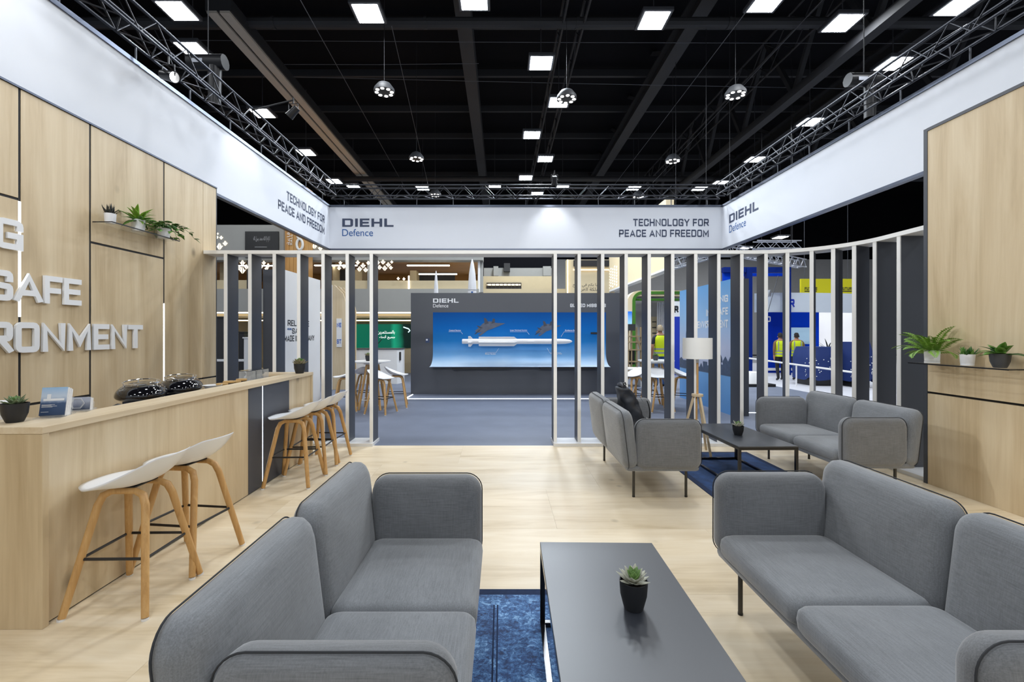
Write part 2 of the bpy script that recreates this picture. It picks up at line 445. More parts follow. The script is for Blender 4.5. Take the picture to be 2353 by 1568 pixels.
AR = {'ا': (0xFE8D, 2), 'ب': (0xFE8F, 4), 'ل': (0xFEDD, 4), 'م': (0xFEE1, 4), 'س': (0xFEB1, 4), 'ت': (0xFE95, 4), 'ث': (0xFE99, 4), 'ر': (0xFEAD, 2), 'ي': (0xFEF1, 4),
      'ن': (0xFEE5, 4), 'ج': (0xFE9D, 4), 'ع': (0xFEC9, 4), 'أ': (0xFE83, 2), 'إ': (0xFE87, 2), 'ح': (0xFEA1, 4), 'ء': (0xFE80, 1), 'ك': (0xFED9, 4), 'ف': (0xFED1, 4),
      'ة': (0xFE93, 2), 'د': (0xFEA9, 2), 'ه': (0xFEE9, 4), 'و': (0xFEED, 2), 'ق': (0xFED5, 4)}
def arabic(s):
    out = []
    for i, ch in enumerate(s):
        if ch not in AR: out.append(ch); continue
        code, nf = AR[ch]
        prev = i > 0 and s[i - 1] in AR and AR[s[i - 1]][1] == 4 and nf > 1
        nxt = i + 1 < len(s) and s[i + 1] in AR and AR[s[i + 1]][1] > 1 and nf == 4
        out.append(chr(code + (3 if prev and nxt else 2 if nxt else 1 if prev else 0)))
    return ''.join(reversed(out))
UX, UY, UZ = (1, 0, 0), (0, 1, 0), (0, 0, 1)
# ================================================================ SETTING
# ---- floors
fl = struct('floor', MB().box(-4.6, 5.6, -3.2, 6.30, -0.06, -0.012), JOINT, 'pale oak plank floor of the lounge')
rows = [3.61 + 0.91 * k for k in range(-8, 4)]
for i in range(len(rows) - 1):
    y0, y1 = rows[i], min(rows[i + 1], 6.30)
    off = {8: 0.443}.get(i, -4.6 + 2.4 * ((i * 0.37) % 1.0))
    xs = [-4.6] + [off + 2.4 * k for k in range(-4, 6) if -4.5 < off + 2.4 * k < 5.5] + [5.6]
    for a, b in zip(xs[:-1], xs[1:]):
        MB().box(a + 0.0005, b - 0.0005, y0 + 0.0005, y1 - 0.0005, -0.012, 0.0).build('floor_panel', FLOORM, fl)
struct('floor_carpet', MB().box(-16, 8.1, 6.30, 22, -0.03, 0.0), GREYFLOOR, 'grey carpeted floor beyond the slat screen')
struct('floor_hall', MB().box(-30, 34, -14, 34, -0.3, -0.07), mat('hall_concrete', lin(150, 152, 158), 0.5, vary=0.1, scale=0.7), 'concrete floor of the exhibition hall')
struct('floor_aisle', MB().box(8.1, 26, 8.0, 24, -0.03, 0.0), mat('pale_grey_carpet', lin(196, 198, 206), 0.7, vary=0.05, scale=2), 'pale grey floor of the blue stand')

# ---- left oak wall (inner face X = WL)
WL, WTOP = -4.13, 3.67
wl = struct('wall_left', MB().box(WL - 0.14, WL - 0.03, 0.2, 6.59, 0, WTOP - 0.01), JOINT, 'tall oak panelled wall with black shadow joints')
g = 0.011
JY = [0.2, 2.2, 3.903, 4.573, 5.573, 6.304, 6.59]
cols = [(JY[0], JY[1], [0, 2.70, WTOP]), (JY[1], JY[2], [0, 2.70, WTOP]), (JY[2], JY[3], [0, 0.93, WTOP]), (JY[3], JY[4], [0, 2.47, WTOP]),
        (JY[4], JY[5], [0, 0.93, WTOP]), (JY[5], JY[6], [0, 0.93, WTOP])]
for y0, y1, zs in cols:
    for z0, z1 in zip(zs[:-1], zs[1:]):
        gy1 = 0 if y1 == JY[6] else (g if y1 != JY[5] else 0.003)
        MB().bbox(WL - 0.03, WL, y0 + (g if y0 != JY[5] else 0.003), y1 - gy1, z0 + (g if z0 > 0 else 0.0), z1 - (g if z1 < WTOP else 0.02), 0.0015).build('wall_panel', OAKZ, wl)
for yj in JY[1:5]: MB().box(WL - 0.03, WL - 0.004, yj - g + 0.0002, yj + g - 0.0002, 0, WTOP - 0.02).build('joint_strip', JOINT, wl)
for y0, y1, zs in cols:
    for zz in zs[1:-1]: MB().box(WL - 0.03, WL - 0.006, y0 + g, y1 - g, zz - g + 0.0002, zz + g - 0.0002).build('joint_strip', JOINT, wl)
MB().box(WL - 0.14, WL + 0.012, 0.2, 6.60, WTOP - 0.018, WTOP).build('top_trim', ALU, wl)
MB().box(WL - 0.14, WL + 0.002, 6.592, 6.606, 0, WTOP - 0.018).build('edge_trim', SLATM, wl)
for yj, z0, z1 in ((JY[2], 1.695, 2.684), (JY[4], 0.95, 1.918)):
    tag(MB().box(WL - 0.0038, WL - 0.0005, yj - 0.0108, yj + 0.0108, z0, z1).build('light_strip', LED, wl), 'glowing white light strip set in a joint')

# ---- right oak wall (inner face X = WR)
WR = 4.40
wr = struct('wall_right', MB().box(WR + 0.03, WR + 0.14, 0.2, 4.74, 0, WTOP - 0.01), JOINT, 'tall oak wall with one black horizontal joint')
for y0, y1 in ((0.2, 2.2), (2.2, 4.70)):
    for z0, z1 in ((0, 0.944), (0.944, WTOP)):
        MB().bbox(WR, WR + 0.03, y0 + (0.002), y1 - 0.002, z0 + (g if z0 else 0), z1 - (g if z1 < WTOP else 0.03), 0.0015).build('wall_panel', OAKZ, wr)
MB().box(WR - 0.004, WR + 0.14, 4.70, 4.74, 0, WTOP).build('edge_trim', SLATM, wr)
MB().box(WR - 0.008, WR + 0.14, 0.2, 4.70, WTOP - 0.03, WTOP).build('top_trim', SLATM, wr)

# ---- raised white lettering on the left wall
def wall_word(label, letters, zb, hgt=0.252):
    t = thing('raised_lettering', label, 'lettering', (WL, letters[0][1], zb))
    for ch, ya, yb in letters:
        gw = GL[ch][0]; t_ = 0.195
        mb = MB(); k = (yb - ya) / (((gw + t_) if gw else t_) * hgt)
        P = lambda a, b, d: (0.004 + d, ya - letters[0][1] + a * k, b)
        glyph(mb, ch, 0, hgt, t_, P, 0.022)
        mb.build('letter', WTXT, t)
wall_word('white raised letters ING at the top of the wall slogan', [('I', 3.40, 3.46), ('N', 3.48, 3.675), ('G', 3.70, 3.91)], 2.256)
wall_word('white raised letters IN A SAFE in the middle of the wall slogan',
          [('I', 2.93, 2.99), ('N', 3.01, 3.20), ('A', 3.33, 3.54), ('S', 3.635, 3.828), ('A', 3.842, 4.075), ('F', 4.094, 4.258), ('E', 4.275, 4.452)], 1.823)
wall_word('white raised letters ENVIRONMENT along the bottom of the wall slogan',
          [('E', 2.87, 3.05), ('N', 3.07, 3.27), ('V', 3.28, 3.50), ('I', 3.525, 3.585), ('R', 3.615, 3.826), ('O', 3.848, 4.048), ('N', 4.075, 4.287), ('M', 4.318, 4.555), ('E', 4.588, 4.768), ('N', 4.796, 4.993), ('T', 5.012, 5.213)], 1.386, 0.262)

# ---- slat screen with continuous header, straight then curving round towards the oak wall
SF, SD = 6.30, 0.28
EX, EY, EA, EB = 3.5, 5.37, 1.0, 0.926
def path_pt(kind, p):
    """front-edge point and outward direction"""
    if kind == 's': return Vector((p, SF)), Vector((0, 1))
    if kind == 'a':
        q = Vector((EX + EA * math.cos(R(p)), EY + EB * math.sin(R(p)))); n_ = Vector((math.cos(R(p)), math.sin(R(p)))).normalized(); return q, n_
    return Vector((EX + EA, p)), Vector((1, 0))
scr = thing('slat_screen', 'open screen of anthracite upright slats with white edges under a white header', 'room divider', (0, SF, 0))
def local(q, z): return (q.x, q.y - SF, z)
route = [('s', -4.12), ('s', -1.76), ('s', 0.70), ('s', 2.2)] + [('a', 90 - 5 * i) for i in range(19)] + [('y', 4.76)]
def sweep(name, rt, z0, z1, d0, d1, m):
    mb = MB(); vs = []; fs = []
    for kind, p in rt:
        q, n_ = path_pt(kind, p)
        a, b = q + n_ * d0, q + n_ * d1
        vs += [local(a, z0), local(b, z0), local(b, z1), local(a, z1)]
    k = len(rt)
    for i in range(k - 1):
        for j in range(4): fs.append((4 * i + j, 4 * i + (j + 1) % 4, 4 * i + 4 + (j + 1) % 4, 4 * i + 4 + j))
    fs += [(0, 1, 2, 3), (4 * k - 1, 4 * k - 2, 4 * k - 3, 4 * k - 4)]
    return mb.add(vs, fs).build(name, m, scr)
sweep('header', route, 2.655, 2.703, -0.005, SD + 0.005, OFFW)
sweep('plinth', [('s', -4.12), ('s', -1.765)], 0.0, 0.042, -0.06, SD + 0.01, WHITE)
sweep('plinth', [('s', 0.72)] + route[3:], 0.0, 0.042, -0.06, SD + 0.01, WHITE)
slats = [('s', PX(x, SF)) for x in (518, 573.7, 630, 686, 742, 797.6, 853)] + [('s', PX(x, SF)) for x in (1276, 1331, 1385, 1439, 1492, 1546, 1599, 1652, 1705)] + \
        [('a', a) for a in (81, 66, 50, 36, 22, 7)] + [('y', 5.16)]
body0 = MB().box(-0.0205, 0.0205, 0.012, SD - 0.004, 0.042, 2.655)
edge0 = MB().box(-0.0225, 0.0225, 0.0, 0.0115, 0.042, 2.655)
first = None
for kind, p in slats:
    q, n_ = path_pt(kind, p)
    M = Matrix.Translation(local(q, 0)) @ Matrix.Rotation(math.atan2(n_.y, n_.x) - math.pi / 2, 4, 'Z')
    if first is None:
        first = body0.build('slat', SLATM, scr); e0 = edge0.build('edge_strip', OFFW, first)
        first.matrix_local = M
    else:
        s2 = inst(first, scr, M); e2 = e0.copy(); C.objects.link(e2); e2.parent = s2

# ---- hanging banner ring: left, back and right sheets
BL, BR, BY, BZ0, BZ1 = -4.33, 5.56, 11.45, 3.69, 4.735
def banner(name, label, quad, nrm, p0, p1):
    b = thing(name, label, 'banner', ((p0[0] + p1[0]) / 2, (p0[1] + p1[1]) / 2, BZ0))
    o = Vector((b.location.x, b.location.y, 0)); d = (Vector(p1) - Vector(p0)); Ln = d.length; d.normalize(); n_ = Vector(nrm)
    def bar(z0, z1, w0, w1, nm, m):
        c = [Vector(p0) - o + n_ * w0, Vector(p1) - o + n_ * w0, Vector(p1) - o + n_ * w1, Vector(p0) - o + n_ * w1]
        mb = MB(); mb.add([(q.x, q.y, z0 - BZ0) for q in c] + [(q.x, q.y, z1 - BZ0) for q in c], [(0, 1, 2, 3), (4, 5, 6, 7), (0, 1, 5, 4), (1, 2, 6, 5), (2, 3, 7, 6), (3, 0, 4, 7)])
        return mb.build(nm, m, b)
    bar(BZ0, BZ1, -0.05, 0.0, 'cloth', BANNERM)
    for z0, z1 in ((BZ0 - 0.045, BZ0 - 0.024), (BZ0 - 0.024, BZ0), (BZ1, BZ1 + 0.024), (BZ1 + 0.024, BZ1 + 0.05)):
        lowrim = abs(z0 - BZ0) > 0.03 or z0 > BZ1 + 0.01
        bar(z0, z1, -0.065, 0.02 if lowrim else 0.008, 'frame_rail', ALU)
    n = max(2, int(Ln / 0.98)); h0 = None
    for i in range(n + 1):
        q = Vector(p0) - o + d * (Ln * (i + 0.4) / (n + 0.8)) - n_ * 0.02
        if h0 is None: h0 = MB().box(-0.008, 0.008, -0.008, 0.008, BZ1 + 0.05 - BZ0, 4.956 - BZ0).build('hanger', TRUSS, b); h0.location = (q.x, q.y, 0)
        else: inst(h0, b, Matrix.Translation((q.x, q.y, 0)))
    return b, o
bl, ol = banner('hanging_banner', 'long white hanging banner above the slogan wall with plants', None, (1, 0, 0), (BL, -2.5, 0), (BL, BY, 0))
bb, ob = banner('hanging_banner', 'white hanging banner spanning the far side of the stand', None, (0, -1, 0), (BL, BY, 0), (BR, BY, 0))
br, orr = banner('hanging_banner', 'long white hanging banner above the curved end of the slat screen', None, (-1, 0, 0), (BR, BY, 0), (BR, -2.5, 0))
def rel(p, o): return (p[0] - o.x, p[1] - o.y, p[2] - BZ0)
def logo(parent, P0, u, nrm, W, k=1.0, dark=NAVYTXT, light=BLUETXT, o=None, dz=0.0):
    mb = MB(); line_of_text(mb, 'DIEHL', P0, u, UZ, nrm, 0.208 * k, 0.215, W, 0.002, ax=1.5, gap=0.16)
    mb.build('lettering', dark, parent)
    q = (P0[0], P0[1], P0[2] - 0.235 * k)
    f = font_mesh('Defence', q, u, UZ, nrm, 0.178 * k, W * 0.6, depth=0.002); f.build('lettering', light, parent)
def slogan(parent, P0, u, nrm, w1, w2, k=1.0, m=NAVYTXT):
    a = MB(); line_of_text(a, 'TECHNOLOGY FOR', P0, u, UZ, nrm, 0.185 * k, 0.19, w1, 0.002, align='r'); a.build('lettering', m, parent)
    a = MB(); line_of_text(a, 'PEACE AND FREEDOM', (P0[0], P0[1], P0[2] - 0.272 * k), u, UZ, nrm, 0.185 * k, 0.19, w2, 0.002, align='r'); a.build('lettering', m, parent)
yb = BY
logo(bb, rel((PX(786.5, yb), yb - 0.001, PZ(521.5, yb)), ob), UX, (0, -1, 0), 1.29)
slogan(bb, rel((PX(1628.5, yb), yb - 0.001, PZ(520, yb)), ob), UX, (0, -1, 0), 1.90, 2.255)
xl = BL + 0.001
slogan(bl, rel((xl, SY(745.6, xl), PZ(520.5, yb)), ol), UY, (1, 0, 0), SY(745.6, xl) - SY(658.9, xl), SY(745.6, xl) - SY(639.1, xl))
xr = BR - 0.001
logo(br, rel((xr, SY(1675.7, xr), PZ(521.5, yb)), orr), (0, -1, 0), (-1, 0, 0), 1.26)

# ---- trusses above the banners
def truss(label, p0, p1, s=0.27, m=TRUSS, step=0.42, r=0.021, hang=0, name='lighting_truss', dbl=True):
    p0, p1 = Vector(p0), Vector(p1); d = p1 - p0; L_ = d.length; ang = math.atan2(d.y, d.x)
    t = thing(name, label, 'truss', p0, ang)
    for yy in (-s / 2, s / 2):
        for zz in (0, s): MB().tube([(0, yy, zz), (L_, yy, zz)], r, 8).build('chord', m, t)
    if hang:
        for q in (0.15, 0.85): MB().tube([(L_ * q, 0, s), (L_ * q, 0, 11.59 - p0.z)], 0.008, 6).build('cable', BEAMM, t)
    n = int(L_ / step); st = L_ / n; br_ = None
    def place(x, y, z, rx, flip):
        nonlocal br_
        M = Matrix.Translation((x, y, z)) @ Matrix.Rotation(rx, 4, 'X')
        if flip: M = M @ Matrix.Rotation(math.pi, 4, 'Z') @ Matrix.Translation((-st, 0, 0))
        if br_ is None:
            br_ = MB().tube([(0, 0, 0), (st / 2, 0, s), (st, 0, 0)], r * 0.5, 6).build('brace', m, t); br_.matrix_local = M
        else: inst(br_, t, M)
    for i in range(n):
        place(i * st, -s / 2, 0, 0, False); place(i * st, s / 2, 0, 0, False)
        if dbl: place(i * st, s / 2, 0, math.pi / 2, False)
    return t
truss('dark lattice truss hanging over the banner above the slogan wall', (BL + 0.10, -2.5, 4.98), (BL + 0.10, BY - 0.17, 4.98), step=0.5, r=0.018)
truss('dark lattice truss hanging over the far banner', (BL + 0.0, BY, 4.98), (BR - 0.0, BY, 4.98), step=0.5, r=0.018)
truss('dark lattice truss hanging over the banner by the curved screen', (BR - 0.10, BY - 0.17, 4.98), (BR - 0.10, -2.5, 4.98), step=0.5, r=0.018)
truss('silver lattice truss of the blue stand, ending in free air', (PX(1735, 17), 17, PZ(572, 17)), (PX(1836, 17), 17, PZ(572, 17)), s=0.28, m=TRUSSB, hang=1)
truss('silver lattice truss running back from the blue stand', (PX(1640, 13.5), 13.5, PZ(578, 13.5)), (PX(1835, 17), 16.8, PZ(578, 13.5)), s=0.28, m=TRUSSB, hang=1)
truss('silver lattice truss glimpsed between slats near the blue panel', (PX(1540, 15), 15, PZ(619, 15)), (PX(1640, 12.5), 12.5, PZ(619, 15)), s=0.28, m=TRUSSB, hang=1)

# ---- hall shell
struct('ceiling', MB().box(-30, 34, -14, 34, 11.6, 11.9), ROOFM, 'black roof of the exhibition hall')
wb = struct('wall_back', MB().box(-30, 34, 33.6, 34, -0.3, 11.6), ROOFM, 'dark end wall of the exhibition hall')
MB().box(-30, 34, 33.4, 33.6, 0, 7.0).build('wall_panel', mat('hall_wall_grey', lin(150, 150, 150), 0.8), wb)
struct('wall_far_left', MB().box(-30, -29.6, -14, 34, -0.3, 11.6), ROOFM, 'dark side wall of the exhibition hall')
wfr = struct('wall_far_right', MB().box(33.6, 34, -14, 34, -0.3, 11.6), ROOFM, 'dark side wall of the exhibition hall behind the blue stand')
# roof steelwork
def beam(name, label, x, z, wd, hg, y0, y1, m=BEAMM, cat='beam'):
    b = thing(name, label, cat, (x, y0, z)); L_ = y1 - y0
    MB().box(-wd / 2, wd / 2, 0, L_, -0.03, 0.03).build('lower_flange', m, b)
    MB().box(-wd / 2, wd / 2, 0, L_, hg - 0.03, hg + 0.03).build('upper_flange', m, b)
    MB().box(-0.03, 0.03, 0, L_, 0, hg).build('web', m, b)
    return b, L_
ZB = 10.3
for x, lab in ((-1.05, 'dark steel roof beam running above the far banner logo'), (5.45, 'dark steel roof beam crossing over the far banner slogan'), (12.5, 'dark steel roof beam above the curved screen'), (-13.2, 'dark steel roof beam beyond the slogan wall')):
    b, L_ = beam('roof_beam', lab, x, ZB, 0.42, 0.5, 5, 33)
    if x > 0:
        dg = None
        for k in range(9):
            M = Matrix.Translation((0, 3.0 * k + 1.0, 0.5))
            if dg is None: dg = MB().tube([(0, 0, 0), (0.0, 1.5, 0.9)], 0.09, 4).build('brace', BEAMM, b); dg.matrix_local = M
            else: inst(dg, b, M)
duct = thing('cable_duct', 'beige ceiling duct running back above the slogan wall', 'duct', (-6.95, 11.2, 9.5))
BEIGE = mat('beige_duct', lin(176, 170, 160), 0.6)
for x0, x1 in ((-0.30, -0.06), (0.02, 0.26)): MB().box(x0, x1, 0, 21, -0.06, 0.0).build('tray', BEIGE, duct)
MB().box(-0.34, 0.30, 0, 21, 0.0, 0.30).build('housing', BEAMM, duct)
for y, z, lab in ((12.0, 9.75, 'horizontal black roof pipe nearest the camera'), (22.5, 9.2, 'horizontal black roof pipe far back in the hall')):
    p = thing('roof_pipe', lab, 'pipe', (0, y, z))
    for k in range(-5, 6): MB().tube([(k * 4 - 1.98, 0, 0), (k * 4 + 1.98, 0, 0)], 0.13, 10).build('pipe_section', BEAMM, p)
    for k in range(-5, 5): MB().tube([(k * 4 + 1.96, 0, 0), (k * 4 + 2.04, 0, 0)], 0.15, 10).build('coupling', BEAMM, p)
for k, x in enumerate((-10.5, 1.9, 8.6)):
    t = truss(['black roof girder over the slogan wall', 'black roof girder along the middle row of floodlights', 'black roof girder beside the far banner slogan'][k], (x, 6, 9.7 if k == 1 else 10.2), (x, 32, 9.7 if k == 1 else 10.2), s=0.55, m=BEAMM, step=1.3, r=0.035, name='roof_girder', dbl=False)
# big Warren diagonals of the roof, dark against the dark
for j, x in enumerate((9.0, 13.5)):
    t = thing('roof_bracing', ['zigzag of dark steel roof struts above the banner slogan', 'zigzag of dark steel roof struts above the curved screen'][j], 'roof bracing', (x, 8, 8.9))
    b0 = None
    for k in range(8):
        for sgn in (0, 1):
            M = Matrix.Translation((0, 3.0 * k + 1.5 * sgn, 0)) @ (Matrix.Identity(4) if not sgn else Matrix.Rotation(math.pi, 4, 'Z') @ Matrix.Translation((0, -1.5, 0)))
            if b0 is None: b0 = MB().tube([(0, 0, 0), (0, 1.5, 2.6)], 0.09, 4).build('strut', BEAMM, t); b0.matrix_local = M
            else: inst(b0, t, M)
    MB().box(-0.14, 0.14, -1, 25, -0.12, 0.12).build('chord', BEAMM, t)
for k in range(9):
    y = 9 + 2.7 * k
    tag(MB().box(-22, 26, y - 0.06, y + 0.06, 11.2, 11.45).build('roof_purlin', BEAMM), 'thin dark roof purlin crossing the hall', 'purlin', 'roof purlins of the hall')
# rigging wires
WIRE = mat('steel_wire', lin(84, 87, 94), 0.5, 0.3)
wires = [((350, 92, 13), (2200, 100, 13), 'taut wire crossing below the roof near the front lamps'), ((640, 148, 14), (1100, 146, 14), 'taut wire ending in a loop beside the middle roof beam'),
         ((640, 176, 14.5), (2000, 205, 14.5), 'long taut wire under the round ring lamps'), ((2280, 22, 9), (1930, 226, 15), 'slanting wire rising to the lamps over the curved screen'),
         ((1890, 0, 11), (1500, 420, 22), 'slanting wire between two ring lamps'), ((1735, 0, 10), (1400, 440, 24), 'slanting wire beside the middle lamp row'),
         ((690, 0, 10), (930, 430, 24), 'slanting wire along the beige duct'), ((900, 60, 11), (985, 430, 23), 'slanting wire down to the far ring lamp'),
         ((480, -270, 10), (478, 150, 10), 'hanging hoist chain beside the slogan wall banner')]
for a, b_, lab in wires:
    A = Vector((PX(a[0], a[2]), a[2], PZ(a[1], a[2]))); B = Vector((PX(b_[0], b_[2]), b_[2], PZ(b_[1], b_[2])))
    tag(MB().tube([tuple(A), tuple((A + B) / 2 - Vector((0, 0, 0.02))), tuple(B)], 0.009, 5).build('rigging_wire', WIRE), lab, 'wire')

# ---- hall floodlights (the hall's own light, in a grid that goes on behind the camera)
LAMPM = glow('floodlight_glass', (0.93, 0.965, 1.0), LAMP)
LAMPK = glow('floodlight_glass_bright', (0.84, 0.92, 1.0), LAMP * 2.7)
HOUS = mat('lamp_housing', lin(70, 72, 78), 0.5, 0.4)
ZL = 9.0
def make_lamp(label, loc, group=None):
    t = thing('floodlight', label, 'ceiling lamp', loc, 0, group)
    MB().bbox(-0.36, 0.36, -0.36, 0.36, 0.0, 0.10, 0.02).build('housing', HOUS, t)
    MB().add([(-0.29, -0.30, -0.004), (0.29, -0.30, -0.004), (0.29, 0.30, -0.004), (-0.29, 0.30, -0.004)], [(0, 3, 2, 1)]).build('diffuser', LAMPM, t)
    MB().tube([(0, 0, 0.1), (0, 0, 2.6)], 0.012, 6).build('hanger', HOUS, t)
    return t
lamp0 = None
BRIGHT = bpy.data.meshes.new('diffuser'); BRIGHT.from_pydata([(-0.29, -0.30, -0.004), (0.29, -0.30, -0.004), (0.29, 0.30, -0.004), (-0.29, 0.30, -0.004)], [], [(0, 3, 2, 1)]); BRIGHT.materials.append(LAMPK)
def lamp(x, y, label, z=ZL, world=None, group=None, bright=False):
    global lamp0
    if world: loc = world
    else:
        Y = F * (z - H) / (VY - y); loc = (PX(x, Y), Y, z)
    if lamp0 is None: lamp0 = make_lamp(label, loc); return
    c_ = dup(lamp0, loc, 0, label, group)
    if bright:
        for ch in c_.children:
            if ch.name.startswith('diffuser'): ch.data = BRIGHT
rowL = [(408, 26), (443, 115), (603, 261), (703, 351), (768, 417), (811, 428)]
for i, (x, y) in enumerate(rowL): lamp(x, y, ['largest', 'second', 'third', 'fourth', 'fifth', 'sixth and last'][i] + ' floodlight in the row above the slogan wall truss')
rowM = [(1089, 1), (1243, 146), (1284, 236), (1222, 311), (1253, 366), (1208, 409), (1234, 446)]
for i, (x, y) in enumerate(rowM): lamp(x, y, ['floodlight cut by the top edge over the middle beam', 'brightest big floodlight in the middle of the roof', 'floodlight just below the brightest one, ring lamp behind it', 'third bright floodlight down the middle row', 'fourth bright floodlight down the middle row', 'fifth bright floodlight down the middle row', 'lowest bright floodlight, half behind the far truss'][i], bright=i > 0)
rowR = [(2203, 14), (2052, 147), (1861, 281), (1734, 367), (1654, 421)]
for i, (x, y) in enumerate(rowR): lamp(x, y, ['floodlight cut by the top edge over the curved-screen banner', 'second floodlight along the curved-screen banner', 'third floodlight along the curved-screen banner', 'fourth floodlight along the curved-screen banner', 'fifth floodlight along the curved-screen banner'][i])
for (x, y), lab in zip([(846, 32), (1502, 48), (1762, 6), (1936, 54)], ['floodlight between the beige duct and the middle beam', 'floodlight on the roof beam above the far slogan', 'floodlight cut by the top edge between two roof beams', 'large floodlight with a chain hanging beside it']): lamp(x, y, lab)
for (x, y), lab in zip([(971, 433), (1137, 430), (1293, 430), (1456, 433), (1607, 434)], ['first', 'second', 'third', 'fourth', 'fifth']): lamp(x, y, lab + ' small floodlight in the far row just above the far truss')
for (x, y), lab in zip([(1793, 546), (1713, 570), (1822, 598)], ['floodlight above the silver truss end', 'floodlight beneath the silver truss', 'small floodlight seen between slats over the blue stand']):
    lamp(x, y, lab, z=7.0)
    Y_ = F * (7.0 - H) / (VY - y); lo_ = [o for o in C.objects if o.get('label') == lab][0]
    MB().tube([(0, 0, 2.6), (0, 0, 4.6)], 0.012, 6).build('hanger', HOUS, lo_)
for gx in (-18, -9, -3, 3, 9, 18):
    for gy in (-9.0, -3.5, 1.0, 6.0):
        lamp(0, 0, 'hall floodlight outside the picture', world=(gx + 0.6 * (int(gy * 2) % 3), gy, ZL), group='hall floodlights out of view')
for gx in (-22, -15.5, 19.5, 26):
    for gy in (12.5, 17.5, 22.5): lamp(0, 0, 'hall floodlight outside the picture', world=(gx, gy, ZL), group='hall floodlights out of view')
# ring lamps
RING = glow('ring_lamp_led', (1, 0.98, 0.95), 5.0, False)
def ring_lamp(x, y, label, z=7.6):
    Y = F * (z - H) / (VY - y); t = thing('ring_lamp', label, 'ceiling lamp', (PX(x, Y), Y, z))
    MB().lathe([(0.26, 0.0), (0.25, 0.08), (0.16, 0.2), (0.05, 0.26), (0.0, 0.26)], 20).build('dome', mat('ring_lamp_dome', lin(46, 48, 52), 0.6), t, True)
    MB().tube([(0, 0, 0.26), (0, 0, 4.0)], 0.006, 6).build('cable', BEAMM, t)
    for k in range(8):
        a = k * math.pi / 4; MB().lathe([(0.0, -0.006), (0.046, -0.004), (0.046, 0.004)], 12, (0.19 * math.cos(a), 0.19 * math.sin(a), -0.004)).build('lens', RING, t)
for x, y, lab in ((883, 212, 'round lamp with eight lenses beside the middle beam'), (957, 366, 'smaller round lamp with eight lenses low beside the middle beam'), (1690, 219, 'round lamp with eight lenses above the curved-screen banner'),
                  (1546, 371, 'smaller round lamp with eight lenses above the far slogan'), (1000, 449, 'tiny round lamp behind the far truss above the logo'), (1467, 452, 'tiny round lamp behind the far truss above the slogan'), (1302, 228, 'round lamp half hidden by a bright floodlight')): ring_lamp(x, y, lab)
# hoists, speakers and added spotlights on the trusses
def hoist(x, y, Y, label):
    t = thing('chain_hoist', label, 'hoist', (PX(x, Y), Y, PZ(y, Y)))
    MB().tube([(-0.32, 0, 0.05), (0.3, 0, 0.05)], 0.13, 14).build('motor', BLACK, t, True)
    def bag(u, v): return (0.12 * math.cos(2 * math.pi * u) * (1 - 0.2 * v) + 0.12, 0.1 * math.sin(2 * math.pi * u), 0.05 - 0.75 * v)
    MB().grid(bag, 14, 6, True).build('chain_bag', BLACK, t, True)
    MB().tube([(0.0, 0, 0.1), (0.0, 0, 3.0)], 0.009, 6).build('chain', BEAMM, t)
    MB().box(-0.2, -0.02, -0.132, -0.128, -0.02, 0.05).build('plate', TRUSSB, t)
hoist(478, 150, 8.0, 'black chain hoist with hanging bag above the slogan wall truss')
hoist(1985, 190, 9.0, 'black chain hoist with hanging bag above the curved-screen truss')
def spot(loc, aim, label, power, size, blend=0.7, col=(0.95, 0.975, 1.0), group=None, arm=None, soft=0.06):  # every spotlight made here is added for its light
    t = thing('added_spotlight', label, 'spotlight', loc, 0, group)
    d = (Vector(aim) - Vector(loc)).normalized(); M = d.to_track_quat('-Z', 'Y').to_matrix().to_4x4()
    h = MB().lathe([(0.055, 0.1), (0.06, 0.0), (0.07, -0.1), (0.062, -0.1), (0.05, -0.04), (0, -0.04)], 16).build('head', BLACK, t, True); h.matrix_local = M
    ln = MB().lathe([(0.0, -0.05), (0.05, -0.05), (0.05, -0.045)], 14).build('lens', glow('spot_lens', (1, 1, 1), 12, False), t); ln.matrix_local = M
    MB().tube([(-0.075, 0, 0), (-0.075, 0, 0.14), (0.075, 0, 0.14), (0.075, 0, 0)], 0.007, 6).build('yoke', BLACK, t)
    MB().tube([(0, 0, 0.14), (0, 0, 0.24)], 0.012, 6).build('clamp', BLACK, t)
    if arm: MB().tube([(0, 0, 0.2), arm], 0.015, 6).build('arm', BLACK, t)
    ld = bpy.data.lights.new('added_spot_beam', 'SPOT'); ld.energy = power; ld.spot_size = R(size); ld.spot_blend = blend; ld.shadow_soft_size = soft; ld.color = col
    lo = bpy.data.objects.new('added_spot_beam', ld); C.objects.link(lo); lo.parent = t; lo.matrix_local = M @ Matrix.Translation((0, 0, -0.12))

spot((1.25, BY - 0.75, 5.15), (PX(1270, BY), BY, 4.05), 'added black spotlight brightening the middle of the far banner', 22, 75, arm=(0, 0.62, 0.08))  # added fixtures that make the bright patches on the banners
spot((BL + 0.9, 3.5, 5.2), (BL, 3.7, 4.35), 'added black spotlight brightening the near slogan wall banner', 26, 80, arm=(-0.66, 0, 0.04))
spot((BL + 0.9, 7.5, 5.2), (BL, 7.6, 4.35), 'added black spotlight brightening the slogan wall banner beyond the shelf', 14, 75, arm=(-0.66, 0, 0.04))

for sx, tx in ((-3.0, -3.0), (-1.0, -0.8), (1.6, 1.4), (4.0, 3.6)):  # unseen lamps added to brighten the slat edges from the front
    spot((sx, -2.3, 4.75), (tx, 6.3, 2.3), 'added unseen spotlight behind the camera, brightening the slat screen', 420, 34, group='added front spotlights out of view', soft=0.3)
truss('dark lattice truss closing the stand behind the camera', (BL + 0.25, -2.3, 4.98), (BR - 0.25, -2.3, 4.98), step=0.5)

